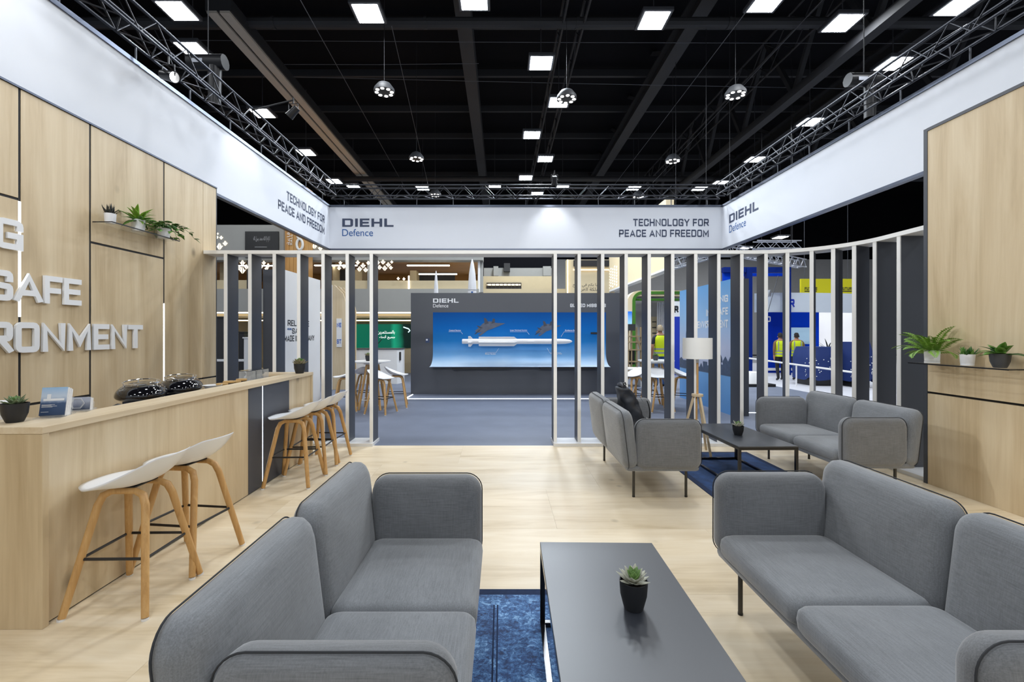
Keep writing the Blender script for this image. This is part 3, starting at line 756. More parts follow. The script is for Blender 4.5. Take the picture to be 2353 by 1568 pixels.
spot((BL + 0.235, 5.6, 4.722), (WR, 3.4, 2.0), 'added black spotlight under the slogan wall truss, brightening the oak wall opposite', 300, 42)  # added lamp that brightens the right oak wall
# ================================================================ FURNITURE
# ---- bar counter
CXF, CTOP = -2.40, 1.06
cn = thing('bar_counter', 'long oak bar counter with a dark grey inset and light strip', 'counter', (CXF, 2.38, 0))
def cb(name, m, x0, x1, y0, y1, z0, z1, b=0.002, par=None):
    return MB().bbox(x0 - CXF, x1 - CXF, y0 - 2.38, y1 - 2.38, z0, z1, b).build(name, m, par or cn)
YE = 5.81
cb('worktop', OAKY, CXF - 0.23, CXF, 2.38, YE, CTOP - 0.036, CTOP)
cb('worktop_return', OAKX, -4.09, CXF - 0.231, 2.38, 2.66, CTOP - 0.036, CTOP)
cb('worktop_return', OAKX, -3.02, CXF - 0.231, YE - 0.2, YE, CTOP - 0.036, CTOP)
cb('end_panel', OAKZ, -4.09, CXF - 0.002, 2.382, 2.418, 0.0, CTOP - 0.037)
cb('end_panel', OAKZ, -3.02, CXF - 0.002, YE - 0.035, YE - 0.002, 0.0, CTOP - 0.037)
cb('front_panel', OAKZ, CXF - 0.05, CXF - 0.022, 2.42, 4.356, 0.008, CTOP - 0.038)
cb('front_panel', OAKZ, CXF - 0.05, CXF - 0.022, 5.196, YE - 0.037, 0.008, CTOP - 0.038)
cb('dark_panel', SLATM, CXF - 0.05, CXF - 0.020, 4.358, 4.612, 0.008, CTOP - 0.038)
cb('dark_panel', SLATM, CXF - 0.05, CXF - 0.020, 4.632, 5.194, 0.008, CTOP - 0.038)
tag(cb('light_strip', LED, CXF - 0.04, CXF - 0.028, 4.613, 4.631, 0.008, CTOP - 0.04, 0.001), 'glowing white light strip between dark panels')
cb('plinth', JOINT, CXF - 0.06, CXF - 0.03, 2.42, YE - 0.04, 0.0, 0.008, 0.001)
cb('inner_panel', OAKZ, CXF - 0.23, CXF - 0.205, 2.42, YE - 0.04, 0.0, CTOP - 0.038)
cb('serving_shelf', WHITE, -3.02, CXF - 0.235, 2.70, YE - 0.21, 0.80, 0.83)
cb('support', SLATM, -3.0, -2.96, 2.70, 2.76, 0.0, 0.80); cb('support', SLATM, -3.0, -2.96, 5.5, 5.56, 0.0, 0.80); cb('support', SLATM, -3.0, -2.96, 4.1, 4.16, 0.0, 0.80)

# ---- bar stools
def make_stool(label, loc, rz, group):
    t = thing('bar_stool', label, 'bar stool', loc, rz, group)
    rings, N = 10, 44; top = []; bot = []; zc = 0.693
    for i in range(1, rings + 1):
        rr = i / rings
        for k in range(N):
            th = 2 * math.pi * k / N; c_, s_ = math.cos(th), math.sin(th); e = 2.0 / 2.6
            u1 = math.copysign(abs(c_) ** e, c_); v1 = math.copysign(abs(s_) ** e, s_)
            x = 0.25 * rr * u1; y = 0.232 * rr * v1 * (1 - 0.12 * max(0, -u1) ** 2)
            q = min(1, max(0, (u1 + 0.7) / 1.6)); rim = 0.692 + 0.160 * q ** 1.5
            flat = zc + 0.012 * max(0, -u1) * rr
            z = flat + (rim - flat) * rr ** (4.2 if u1 < 0.2 else 4.2 - 1.6 * min(1, (u1 - 0.2) / 0.6))
            top.append((x, y, z)); bot.append((x * (1 - 0.028 * rr), y * (1 - 0.028 * rr), z - 0.013 - 0.008 * (1 - rr)))
    surf = lambda x, y: zc
    mb = MB(); V = [(0, 0, surf(0, 0))] + top + [(0, 0, surf(0, 0) - 0.021)] + bot; off = 1 + rings * N; fs = []
    for k in range(N):
        k2 = (k + 1) % N
        fs.append((0, 1 + k, 1 + k2)); fs.append((off, off + 1 + k2, off + 1 + k))
        for i in range(rings - 1):
            a = 1 + i * N; b = a + N
            fs.append((a + k, b + k, b + k2, a + k2)); fs.append((off + a + k, off + a + k2, off + b + k2, off + b + k))
        a = 1 + (rings - 1) * N
        fs.append((a + k, a + k2, off + a + k2, off + a + k))
    mb.add(V, fs).build('seat', PLASTIC, t, 'all')
    for sg in (-1, 1):
        yb_, yt = 0.232 * sg, 0.085 * sg; path = []
        P = lambda x, z: (x, yb_ + (yt - yb_) * (z / 0.685), z)
        xb, xt, zt = 0.222, 0.115, 0.652
        cor = [P(-xb, 0.012), P(-xt - 0.018, zt - 0.075), P(-xt + 0.004, zt - 0.022), P(-xt + 0.05, zt), P(xt - 0.05, zt), P(xt - 0.004, zt - 0.022), P(xt + 0.018, zt - 0.075), P(xb, 0.012)]
        lg = MB().tube(cor, [0.019, 0.021, 0.021, 0.018, 0.018, 0.021, 0.021, 0.019], 10).build('leg_frame', BEECH, t, True)
        for sx in (-1, 1): MB().lathe([(0.018, 0), (0.018, 0.012)], 10, (sx * (xb + 0.002), yb_, 0.0)).build('foot_cap', WHITE, lg)
    zf = 0.30; q = zf / 0.685; xf = 0.222 - (0.222 - 0.125) * q; yf = 0.232 - (0.232 - 0.085) * q
    MB().tube([(-xf, -yf, zf), (xf, -yf, zf), (xf, yf, zf), (-xf, yf, zf)], 0.0085, 8, True).build('footrest', BLACK, t)
    MB().box(-0.06, 0.06, -0.09, 0.09, 0.667, 0.674).build('mounting_plate', BLACK, t)
    return t
G1, G2, G3 = 'bar stools along the counter', 'bar stools round the high table behind the opening', 'bar stools round the high table by the blue panel'
st0 = make_stool('white shell bar stool closest to the camera, beside the brochures end of the counter', (-2.155, 2.69, 0), R(1), G1)
for (x, y, rz, lab) in ((-2.145, 3.13, -7, 'second white bar stool, tucked behind the closest one at the counter'), (-2.155, 4.76, 2, 'white bar stool in front of the counter light strip'),
                        (-2.145, 5.18, 3, 'white bar stool between the light strip stool and the counter end'), (-2.145, 5.57, -2, 'last white bar stool at the far end of the counter')):
    dup(st0, (x, y, 0), R(rz), lab, G1)
for (x, y, rz, lab) in ((-2.34, 8.86, 165, 'white bar stool in front of the high table, split by a slat'), (-2.22, 9.62, 190, 'white bar stool with its legs clear of the slats beside the opening'),
                        (-3.12, 9.15, 12, 'white bar stool behind the last counter stool, beside the curved timber fins'), (-2.95, 9.85, -60, 'white bar stool on the far side of the high table with the small plant')):
    dup(st0, (x, y, 0), R(rz), lab, G2)
for (x, y, rz, lab) in ((3.16, 9.15, 95, 'white bar stool between the backpack sofa and the high table'), (3.72, 9.35, 150, 'white bar stool just beside the floor lamp shade'),
                        (2.72, 9.35, 20, 'white bar stool seen over the backpack'), (3.2, 10.1, -80, 'white bar stool on the far side of the table by the blue panel')):
    dup(st0, (x, y, 0), R(rz), lab, G3)
# ---- high round tables
def high_table(loc, label):
    t = thing('high_table', label, 'table', loc)
    MB().lathe([(0.0, 0.955), (0.34, 0.955), (0.37, 0.972), (0.37, 0.99), (0.0, 0.99)], 40).build('tabletop', WHITE, t, True)
    for k in range(4):
        a = R(45 + 90 * k); c_, s_ = math.cos(a), math.sin(a)
        MB().tube([(0.12 * c_, 0.12 * s_, 0.955), (0.31 * c_, 0.31 * s_, 0.0)], 0.024, 8).build('leg', BEECH, t)
    MB().tube([(0.27 * math.cos(R(45 + 90 * k)), 0.27 * math.sin(R(45 + 90 * k)), 0.2) for k in range(4)], 0.008, 6, True).build('footrest', WHITE, t)
    MB().box(-0.14, 0.14, -0.14, 0.14, 0.92, 0.955).build('apron', WHITE, t)
    return t
high_table((-2.66, 9.4, 0), 'white round high table with oak legs beyond the opening')
high_table((3.28, 9.65, 0), 'white round high table with oak legs beside the blue panel')

# ---- sofas (local x forward, local y along the length)
SL = 1.53
def make_sofa(label, loc, rz):
    t = thing('sofa', label, 'sofa', loc, rz, 'grey two-seat sofas of the lounge')
    MB().bbox(-0.335, 0.345, -0.735, 0.735, 0.272, 0.335, 0.028).build('base', SOFAY, t, True)
    for sg in (-1, 1):
        vs, fs, loop = pillow(0.305, 0.335, 0.05, 0.125, 0.05, 0.016, lambda u, v, w_: (u, v, w_), (0.065, sg * 0.327, 0.372))
        MB().add(vs, fs).build('seat_cushion', SOFAY, t, 'all')
    tilt = Matrix.Translation((-0.285, 0, 0.30)) @ Matrix.Rotation(R(-7), 4, 'Y')
    for sg in (-1, 1):
        vs, fs, loop = pillow(0.381, 0.272, 0.085, 0.14, 0.062, 0.02, lambda u, v, w_: (w_, u, v), (0, sg * 0.383, 0.262), arch=0.008)
        b = MB().add(vs, fs).move(tilt).build('back_cushion', SOFAY, t, 'all')
        MB().tube(loop(-0.030, 0.0015), 0.003, 6, True).move(tilt).build('piping', PIPE, b)
    for sg in (-1, 1):
        vs, fs, loop = pillow(0.305, 0.232, 0.085, 0.118, 0.052, 0.014, lambda u, v, w_: (u, w_ * sg, v), (0.055, sg * 0.70, 0.522), arch=0.008)
        a = MB().add(vs, fs).build('armrest', SOFA, t, 'all')
        MB().tube(loop(0.026, 0.0015), 0.003, 6, True).build('piping', PIPE, a)
    for x in (-0.235, 0.262):
        for y in (-0.615, 0.615):
            lg = MB().tube([(x, y, 0.006), (x, y, 0.285)], 0.0125, 12).build('leg', LEGM, t, True)
            MB().lathe([(0.0135, 0), (0.0135, 0.012)], 12, (x, y, 0)).build('glide', BLACK, lg)
    return t
so = make_sofa('grey sofa with its back to the counter, largest in the picture', (-0.47, 1.855, 0), 0)
dup(so, (1.58, 1.895, 0), math.pi, 'large grey sofa facing the near coffee table from the oak wall side')
dup(so, (1.49, 4.935, 0), 0, 'grey sofa with a black backpack on it')
dup(so, (3.57, 5.015, 0), math.pi, 'grey sofa in the corner below the curved slats')

# ---- coffee tables
def make_table(label, loc, rz):
    t = thing('coffee_table', label, 'coffee table', loc, rz)
    W_, L_, hz, q = 0.295, 0.57, 0.438, 0.0125
    MB().bbox(-W_, W_, -L_, L_, hz - 0.012, hz, 0.0015).build('tabletop', mat('black_tabletop', (0.022, 0.026, 0.035), 0.40, vary=0.02, spec=1.0), t)
    fr = MB()
    for sx in (-1, 1): fr.box(sx * (W_ - 2 * q), sx * W_, -L_, L_, hz - 0.012 - 2 * q, hz - 0.0125)
    for sy in (-1, 1): fr.box(-W_ + 2 * q, W_ - 2 * q, sy * (L_ - 2 * q), sy * L_, hz - 0.012 - 2 * q, hz - 0.0125)
    gloss = mat('black_gloss_steel', (0.012, 0.012, 0.014), 0.16, 0.3)
    fr.build('top_frame', gloss, t)
    for sx in (-1, 1):
        for sy in (-1, 1): MB().box(sx * (W_ - 2 * q), sx * W_, sy * (L_ - 2 * q), sy * L_, 0.0, hz - 0.0371).build('leg', gloss, t)
        MB().box(sx * (W_ - 2 * q), sx * W_, -L_ + 2 * q, L_ - 2 * q, 0.0, 2 * q).build('floor_bar', gloss, t)
    for sy in (-1, 1): MB().box(-W_ + 2 * q, W_ - 2 * q, sy * (L_ - 2 * q), sy * L_, 0.0, 2 * q).build('floor_bar', gloss, t)
    return t
tb = make_table('black coffee table between the two largest sofas', (0.49, 1.84, 0.006), R(-1.0))
dup(tb, (2.61, 5.03, 0.006), R(1.0), 'black coffee table between the backpack sofa and the corner sofa')

# ---- rugs
def rug_mat():
    m, nt, b, L = nodes_of('faded_blue_rug')
    tc = nt.nodes.new('ShaderNodeTexCoord')
    def noise(s, d, dist=0.0):
        n = nt.nodes.new('ShaderNodeTexNoise'); n.inputs['Scale'].default_value = s; n.inputs['Detail'].default_value = d; n.inputs['Distortion'].default_value = dist; n.inputs['Roughness'].default_value = 0.65
        L.new(tc.outputs['Object'], n.inputs['Vector']); return n
    vo = nt.nodes.new('ShaderNodeTexVoronoi'); vo.inputs['Scale'].default_value = 9.0; vo.feature = 'SMOOTH_F1'
    L.new(tc.outputs['Object'], vo.inputs['Vector'])
    wv = nt.nodes.new('ShaderNodeTexWave'); wv.wave_type = 'RINGS'; wv.inputs['Scale'].default_value = 7.0; wv.inputs['Distortion'].default_value = 9.0; wv.inputs['Detail'].default_value = 3; wv.inputs['Detail Scale'].default_value = 2.0
    L.new(tc.outputs['Object'], wv.inputs['Vector'])
    n1, n2, n3 = noise(34, 5, 1.2), noise(4.0, 3), noise(160, 2)
    def mixf(a, b_, f):
        x = nt.nodes.new('ShaderNodeMix'); x.data_type = 'FLOAT'; x.inputs[0].default_value = f; L.new(a, x.inputs[2]); L.new(b_, x.inputs[3]); return x.outputs[0]
    v = mixf(n1.outputs['Fac'], wv.outputs['Fac'], 0.07); v = mixf(v, n2.outputs['Fac'], 0.38); v = mixf(v, vo.outputs['Distance'], 0.12); v = mixf(v, n3.outputs['Fac'], 0.15)
    rp = nt.nodes.new('ShaderNodeValToRGB'); e = rp.color_ramp.elements
    e[0].position = 0.39; e[0].color = (*lin(24, 42, 78), 1); e[1].position = 0.58; e[1].color = (*lin(140, 184, 226), 1)
    k = e.new(0.46); k.color = (*lin(38, 76, 128), 1); k = e.new(0.53); k.color = (*lin(78, 126, 182), 1)
    L.new(v, rp.inputs[0]); L.new(rp.outputs[0], b.inputs['Base Color'])
    b.inputs['Roughness'].default_value = 0.9; b.inputs['Sheen Weight'].default_value = 0.3
    bp = nt.nodes.new('ShaderNodeBump'); bp.inputs['Strength'].default_value = 0.3; bp.inputs['Distance'].default_value = 0.003
    L.new(n3.outputs['Fac'], bp.inputs['Height']); L.new(bp.outputs['Normal'], b.inputs['Normal'])
    return m
RUG = rug_mat(); RUGB = mat('rug_border', lin(26, 44, 78), 0.95, vary=0.3, scale=40)
RUGD = mat('deep_blue_rug', lin(32, 62, 106), 0.9, vary=0.75, scale=11)
def make_rug(label, loc, m, plain):
    t = thing('rug', label, 'rug', loc)
    W_, L_ = 0.60, 0.93
    MB().box(-W_ + 0.06, W_ - 0.06, -L_ + 0.06, L_ - 0.06, 0, 0.006).build('field', m, t)
    for sx in (-1, 1): MB().box(sx * (W_ - 0.06), sx * W_, -L_, L_, 0, 0.006).build('border', RUGB, t)
    for sy in (-1, 1): MB().box(-W_ + 0.06, W_ - 0.06, sy * (L_ - 0.06), sy * L_, 0, 0.006).build('border', RUGB, t)
    if not plain:
        for sx in (-1, 1):
            for dx in (0.155, 0.175): MB().box(sx * (W_ - dx - 0.008), sx * (W_ - dx), -L_ + 0.16, L_ - 0.16, 0.0055, 0.0065).build('stripe', RUGB, t)
    return t
make_rug('faded patterned blue rug under the near coffee table', (0.40, 1.82, 0.0), RUG, False)
make_rug('plain deep blue rug under the far coffee table', (2.60, 5.01, 0.0), RUGD, True)

# ---- floor lamp
fl_ = thing('floor_lamp', 'oak tripod floor lamp with a white drum shade', 'floor lamp', (2.55, 5.92, 0))
SHADE = mat('white_lamp_shade', (0.80, 0.80, 0.78), 0.8, vary=0.02)
MB().lathe([(0.176, 1.225), (0.18, 1.225), (0.18, 1.493), (0.176, 1.493), (0.176, 1.225)], 40).build('shade', SHADE, fl_, True)
MB().tube([(0, 0, 0.765), (0, 0, 1.20)], 0.014, 10).build('pole', BEECH, fl_)
MB().lathe([(0.018, 1.17), (0.018, 1.26), (0.01, 1.26)], 12).build('socket', WHITE, fl_)
for k in range(3):
    a = R(30 + 120 * k); MB().tube([(0.012 * math.cos(a), 0.012 * math.sin(a), 1.235), (0.177 * math.cos(a), 0.177 * math.sin(a), 1.235)], 0.003, 5).build('shade_spoke', WHITE, fl_)
MB().lathe([(0.0, 0.735), (0.07, 0.735), (0.072, 0.75), (0.07, 0.765), (0.0, 0.765)], 28).build('collar', OAKX, fl_, True)
MB().tube([(-0.012, 0, 0.735), (-0.012, 0, 0.40)], 0.013, 10).build('centre_post', BEECH, fl_)
MB().lathe([(0.0, 0.37), (0.03, 0.37), (0.03, 0.39), (0.022, 0.395), (0.022, 0.41), (0.03, 0.415), (0.03, 0.43), (0, 0.43)], 18, (-0.012, 0, 0)).build('cord_spool', WHITE, fl_, True)
for a in (-72, 40, 168):
    c_, s_ = math.cos(R(a)), math.sin(R(a)); z0 = 0.007 if a == -72 else 0.0
    MB().tube([(0.045 * c_, 0.045 * s_, 0.738), (0.235 * c_, 0.235 * s_, z0)], 0.017, 4).build('leg', OAKZ, fl_)
MB().tube([(-0.03, 0.0, 0.39), (-0.035, 0.03, 0.2), (-0.03, 0.1, 0.01), (-0.15, 0.2, 0.006)], 0.004, 6).build('cord', WHITE, fl_)

# ---- wall shelves
for nm, lab, x0, x1, y0, y1, z in (('wall_shelf', 'thin black shelf on the slogan wall carrying three white pots', WL, -3.93, 4.60, 5.56, 2.685), ('wall_shelf', 'thin black shelf on the oak wall beside the curved slats', 4.20, WR, 3.77, 4.70, 1.255)):
    s_ = thing(nm, lab, 'shelf', ((x0 + x1) / 2, (y0 + y1) / 2, z - 0.008))
    dx, dy = (x1 - x0) / 2, (y1 - y0) / 2; fx = 1 if x0 < 0 else -1
    MB().box(-dx, dx, -dy, dy, 0.0, 0.006).build('board', mat('shelf_glass', lin(206, 214, 214), 0.04, vary=0.0, alpha=0.16), s_)
    MB().box(fx * (dx - 0.002), fx * (dx + 0.003), -dy, dy, -0.004, 0.008).build('front_lip', BLACK, s_)
    MB().box(-dx, dx, -dy - 0.003, -dy, -0.002, 0.008).build('end_lip', BLACK, s_)

# ---- plants
GREEN = mat('leaf_green', lin(78, 122, 40), 0.5, vary=0.35, scale=25); DGREEN = mat('leaf_dark_green', lin(44, 88, 30), 0.45, vary=0.4, scale=25)
LIME = mat('leaf_yellow_green', lin(110, 150, 42), 0.5, vary=0.35, scale=22); GREYG = mat('succulent_grey_green', lin(166, 166, 150), 0.5, vary=0.2, scale=30)
SUCG = mat('succulent_green', lin(96, 128, 66), 0.5, vary=0.3, scale=30); ALOE = mat('aloe_dark', lin(46, 48, 44), 0.5, vary=0.4, scale=60); RUST = mat('leaf_rust', lin(120, 112, 84), 0.6, vary=0.3, scale=30)
def leaf_mesh(name, L_, W_, th, curl, m, parent, n=7, fold=0.25, pointy=1.0):
    """one leaf growing along +x from the origin, curling upwards"""
    V = []; Fc = []
    for i in range(n + 1):
        s = i / n; wd = W_ * (math.sin(math.pi * min(0.98, s ** 0.75 * 0.93 + 0.05))) ** pointy
        x = L_ * s * math.cos(curl * s * 0.5); z = L_ * s * math.sin(curl * s * 0.5)
        V += [(x, -wd / 2, z + fold * wd / 2), (x, 0, z - th * (1 - s)), (x, wd / 2, z + fold * wd / 2), (x, 0, z + th * 0.35 * (1 - s) + 0.0005)]
    for i in range(n):
        a, b = 4 * i, 4 * i + 4
        Fc += [(a, a + 1, b + 1, b), (a + 1, a + 2, b + 2, b + 1), (a + 2, a + 3, b + 3, b + 2), (a + 3, a, b, b + 3)]
    Fc += [(0, 3, 2, 1), (4 * n, 4 * n + 1, 4 * n + 2, 4 * n + 3)]
    return MB().add(V, Fc).build(name, m, parent, 'all')
def put(o, parent, M, first_):
    if first_: o.matrix_local = M; return o
    return inst(o, parent, M)
def pot(t, kind, r, h, m):
    if kind == 'cup': pr = [(0.0, 0), (r * 0.66, 0), (r * 0.72, 0.01), (r * 0.93, h * 0.5), (r, h), (r * 0.93, h), (r * 0.9, h * 0.86), (0, h * 0.86)]
    elif kind == 'bowl': pr = [(0.0, 0), (r * 0.58, 0), (r * 0.66, 0.008), (r * 0.9, h * 0.45), (r, h), (r * 0.95, h), (r * 0.92, h * 0.88), (0, h * 0.88)]
    else: pr = [(0.0, 0), (r * 0.86, 0), (r * 0.88, 0.012), (r * 0.86, 0.016), (r * 0.9, h * 0.2), (r, h), (r * 0.94, h), (r * 0.93, h * 0.86), (0, h * 0.86)]
    p = MB().lathe(pr, 36).build('pot', m, t, True)
    MB().lathe([(0.0, h * 0.885), (r * 0.89, h * 0.875)], 24).build('soil', SOIL, p)
def succulent(label, loc, r, h, size, m_in, m_out, pm=POTB, kind='cup', seed=1, name='potted_succulent'):
    rnd = random.Random(seed); t = thing(name, label, 'potted plant', loc); pot(t, kind, r, h, pm)
    a = leaf_mesh('leaf', size, size * 0.5, size * 0.09, 0.5, m_out, t); b = leaf_mesh('leaf', size * 0.7, size * 0.42, size * 0.1, 0.4, m_in, t)
    used = {id(a): False, id(b): False}
    for tier, (cnt, pitch, src, sc) in enumerate(((9, 12, a, 1.0), (8, 30, a, 0.95), (7, 48, b, 1.0), (5, 66, b, 0.85), (3, 80, b, 0.6))):
        for k in range(cnt):
            M = Matrix.Translation((0, 0, h * 0.86 + 0.004 + tier * size * 0.05)) @ Matrix.Rotation(2 * math.pi * (k + 0.5 * (tier % 2)) / cnt + rnd.uniform(-.1, .1), 4, 'Z') @ Matrix.Rotation(R(-pitch + rnd.uniform(-6, 6)), 4, 'Y') @ Matrix.Translation((size * 0.06, 0, 0)) @ Matrix.Scale(sc * rnd.uniform(0.88, 1.08), 4)
            put(src, t, M, not used[id(src)]); used[id(src)] = True
    return t
ZT = 0.444
succulent('grey-green rosette succulent in a black pot on the near coffee table', (0.533, 1.835, ZT), 0.056, 0.112, 0.072, SUCG, GREYG, seed=2)
succulent('rosette succulent in a black pot on the far coffee table', (2.585, 4.97, ZT), 0.058, 0.10, 0.075, SUCG, GREYG, seed=3)
succulent('green succulent in a wide black bowl on the near end of the counter', (PX(34, 2.52), 2.52, CTOP), 0.060, 0.105, 0.066, SUCG, mat('succulent_mid', lin(104, 118, 84), 0.5, vary=0.3, scale=25), kind='bowl', seed=4)
succulent('brownish succulent in a black pot on the far end of the counter', (-2.49, 5.62, CTOP), 0.068, 0.118, 0.105, GREEN, RUST, seed=5)
succulent('small succulent in a black pot on the high table beyond the opening', (-2.72, 9.30, 0.99), 0.06, 0.11, 0.09, SUCG, RUST, seed=6)
succulent('small grey pot with a low plant on the high table by the blue panel', (3.22, 9.5, 0.99), 0.062, 0.10, 0.07, SUCG, SUCG, POTG, seed=7)
def spiky(label, loc, r, h, m, pm, kind, cnt, L_, W_, pitch, curl, seed, fold=0.25, zspread=0.3, name='potted_plant', wall=0, m2=None):
    rnd = random.Random(seed); t = thing(name, label, 'potted plant', loc); pot(t, kind, r, h, pm)
    srcs = [leaf_mesh('leaf', L_, W_, W_ * 0.12, curl, m, t, fold=fold)]
    if m2: srcs.append(leaf_mesh('leaf', L_, W_, W_ * 0.12, curl, m2, t, fold=fold))
    used = [False] * len(srcs)
    for k in range(cnt):
        tr = k / cnt; pp = pitch[0] + (pitch[1] - pitch[0]) * tr; i = rnd.randrange(len(srcs)) if k > 1 else k % len(srcs)
        kw = 0.42 if wall and math.cos(2.39996 * k) * wall > 0.35 else 1.0
        M = Matrix.Translation((rnd.uniform(-1, 1) * r * zspread, rnd.uniform(-1, 1) * r * zspread, h * 0.86)) @ Matrix.Rotation(2.39996 * k + rnd.uniform(-.2, .2), 4, 'Z') @ Matrix.Rotation(R(-pp), 4, 'Y') @ Matrix.Rotation(rnd.uniform(-0.3, 0.3), 4, 'X') @ Matrix.Scale(rnd.uniform(0.75, 1.1) * kw, 4)
        put(srcs[i], t, M, not used[i]); used[i] = True
    return t
ZS = 2.685
spiky('dark spiky aloe in a white pot on the slogan wall shelf', (-4.03, 4.69, ZS), 0.051, 0.10, ALOE, POTW, 'cyl', 34, 0.115, 0.024, (30, 88), 0.3, 11, zspread=0.55, wall=-1)
spiky('bright green broad-leaved plant in a white pot on the slogan wall shelf', (-4.03, 5.05, ZS), 0.068, 0.125, GREEN, POTW, 'cyl', 40, 0.22, 0.050, (-8, 72), -0.8, 12, m2=LIME, wall=-1)
spiky('dark-leaved plant in a grey bowl on the oak wall shelf', (4.30, 3.925, 1.255), 0.070, 0.122, DGREEN, POTG, 'bowl', 22, 0.18, 0.062, (15, 70), -0.8, 13, m2=GREEN, wall=1)
spiky('small bushy succulent in a round white pot on the oak wall shelf', (4.31, 4.21, 1.255), 0.054, 0.105, GREEN, POTW, 'cyl', 34, 0.085, 0.022, (10, 85), 0.5, 14, zspread=0.7, m2=DGREEN)
# fern in a square white pot
fe = thing('potted_fern', 'feathery fern in a square white pot on the oak wall shelf', 'potted plant', (4.305, 4.55, 1.255))
pm_ = MB(); hs = 0.062; fe.rotation_euler.z = R(-43)
pm_.add([(-hs * .92, -hs * .92, 0.022), (hs * .92, -hs * .92, 0.022), (hs * .92, hs * .92, 0.022), (-hs * .92, hs * .92, 0.022), (-hs, -hs, 0.128), (hs, -hs, 0.128), (hs, hs, 0.128), (-hs, hs, 0.128), (-hs * .9, -hs * .9, 0.128), (hs * .9, -hs * .9, 0.128), (hs * .9, hs * .9, 0.128), (-hs * .9, hs * .9, 0.128), (-hs * .88, -hs * .88, 0.10), (hs * .88, -hs * .88, 0.10), (hs * .88, hs * .88, 0.10), (-hs * .88, hs * .88, 0.10)],
        [(0, 3, 2, 1), (0, 1, 5, 4), (1, 2, 6, 5), (2, 3, 7, 6), (3, 0, 4, 7), (4, 5, 9, 8), (5, 6, 10, 9), (6, 7, 11, 10), (7, 4, 8, 11), (8, 9, 13, 12), (9, 10, 14, 13), (10, 11, 15, 14), (11, 8, 12, 15)])
pp_ = pm_.build('pot', POTW, fe); MB().box(-hs * .88, hs * .88, -hs * .88, hs * .88, 0.099, 0.105).build('soil', SOIL, pp_)
MB().bbox(-hs * .95, hs * .95, -hs * .95, hs * .95, 0.0, 0.021, 0.004).build('saucer', POTW, fe)
def frond(name, L_, m, parent):
    mb = MB(); n = 16; rnd = random.Random(3)
    def pt(s): return Vector((L_ * s * (1 - 0.12 * s), 0, L_ * (0.55 * s - 0.62 * s * s)))
    for i in range(n):
        s0 = (i + 0.6) / (n + 0.6); p = pt(s0); q = pt(min(1, s0 + 0.035)); d = (q - p).normalized()
        wl_ = 0.058 * math.sin(math.pi * min(0.97, 0.14 + 0.86 * s0)) ** 0.8 * rnd.uniform(0.85, 1.1)
        for sg in (-1, 1):
            tip = p + Vector((0.35 * wl_, sg * wl_, -0.1 * wl_)); mid = (p + tip) / 2
            mb.add([p, mid + d * 0.0105, tip, mid - d * 0.008, mid + Vector((0, 0, 0.002))], [(0, 3, 4), (3, 2, 4), (2, 1, 4), (1, 0, 4)])
    mb.tube([tuple(pt(s / 8)) for s in range(9)], [0.0022 - 0.0002 * s for s in range(9)], 5)
    return mb.build(name, m, parent)
FG = mat('fern_green', lin(112, 152, 52), 0.55, vary=0.35, scale=30)
f0 = frond('frond', 0.30, FG, fe); rnd = random.Random(9)
for k in range(38):
    pit = rnd.choice([50, 30, 10, 62, -6, 40, 20]); ang = 2.39996 * k
    dirx = math.cos(ang - R(43)); sc = rnd.uniform(0.6, 1.05) * (0.26 if dirx > 0.3 else 1.15)
    M = Matrix.Translation((0.03 * math.cos(ang), 0.03 * math.sin(ang), 0.105)) @ Matrix.Rotation(ang, 4, 'Z') @ Matrix.Rotation(R(-pit), 4, 'Y') @ Matrix.Rotation(rnd.uniform(-.5, .5), 4, 'X') @ Matrix.Scale(sc, 4)
    put(f0, fe, M, k == 0)
# ivy
iv = thing('potted_ivy', 'trailing ivy in a white pot at the far end of the slogan wall shelf', 'potted plant', (-4.02, 5.42, ZS))
pot(iv, 'cyl', 0.068, 0.115, POTW)
ivl = [MB().add([(0, 0, 0), (0.02, 0.028, 0.004), (0.034, 0.016, 0.002), (0.062, 0, -0.006), (0.034, -0.016, 0.002), (0.02, -0.028, 0.004), (0.03, 0, 0.008)], [(0, 6, 1), (1, 6, 2), (2, 6, 3), (3, 6, 4), (4, 6, 5), (5, 6, 0)]).build('leaf', m, iv) for m in (DGREEN, GREEN)]
rnd = random.Random(21); used = [False, False]
for v in range(11):
    ang = 2.39996 * v; dirv = Vector((math.cos(ang) * 0.55 + 0.25, math.sin(ang) + (0.5 if v % 3 == 0 else 0), 0)); Lv = rnd.uniform(0.12, 0.26)
    pts = []
    for s in range(6):
        q = s / 5; p = Vector((0.03 * math.cos(ang), 0.03 * math.sin(ang), 0.105)) + dirv * Lv * q + Vector((0, 0, 0.11 * math.sin(q * 2.2) - 0.14 * q * q)); p.x = max(p.x, -0.085); pts.append(tuple(p))
    MB().tube(pts, 0.0022, 5).build('stem', DGREEN, iv)
    for s in range(1, 6):
        for w2 in range(2):
            i = rnd.randrange(2)
            M = Matrix.Translation(pts[s]) @ Matrix.Rotation(ang + rnd.uniform(-1.6, 1.6), 4, 'Z') @ Matrix.Rotation(rnd.uniform(-0.4, 0.7), 4, 'Y') @ Matrix.Scale(rnd.uniform(0.95, 1.45), 4)
            put(ivl[i], iv, M, not used[i]); used[i] = True

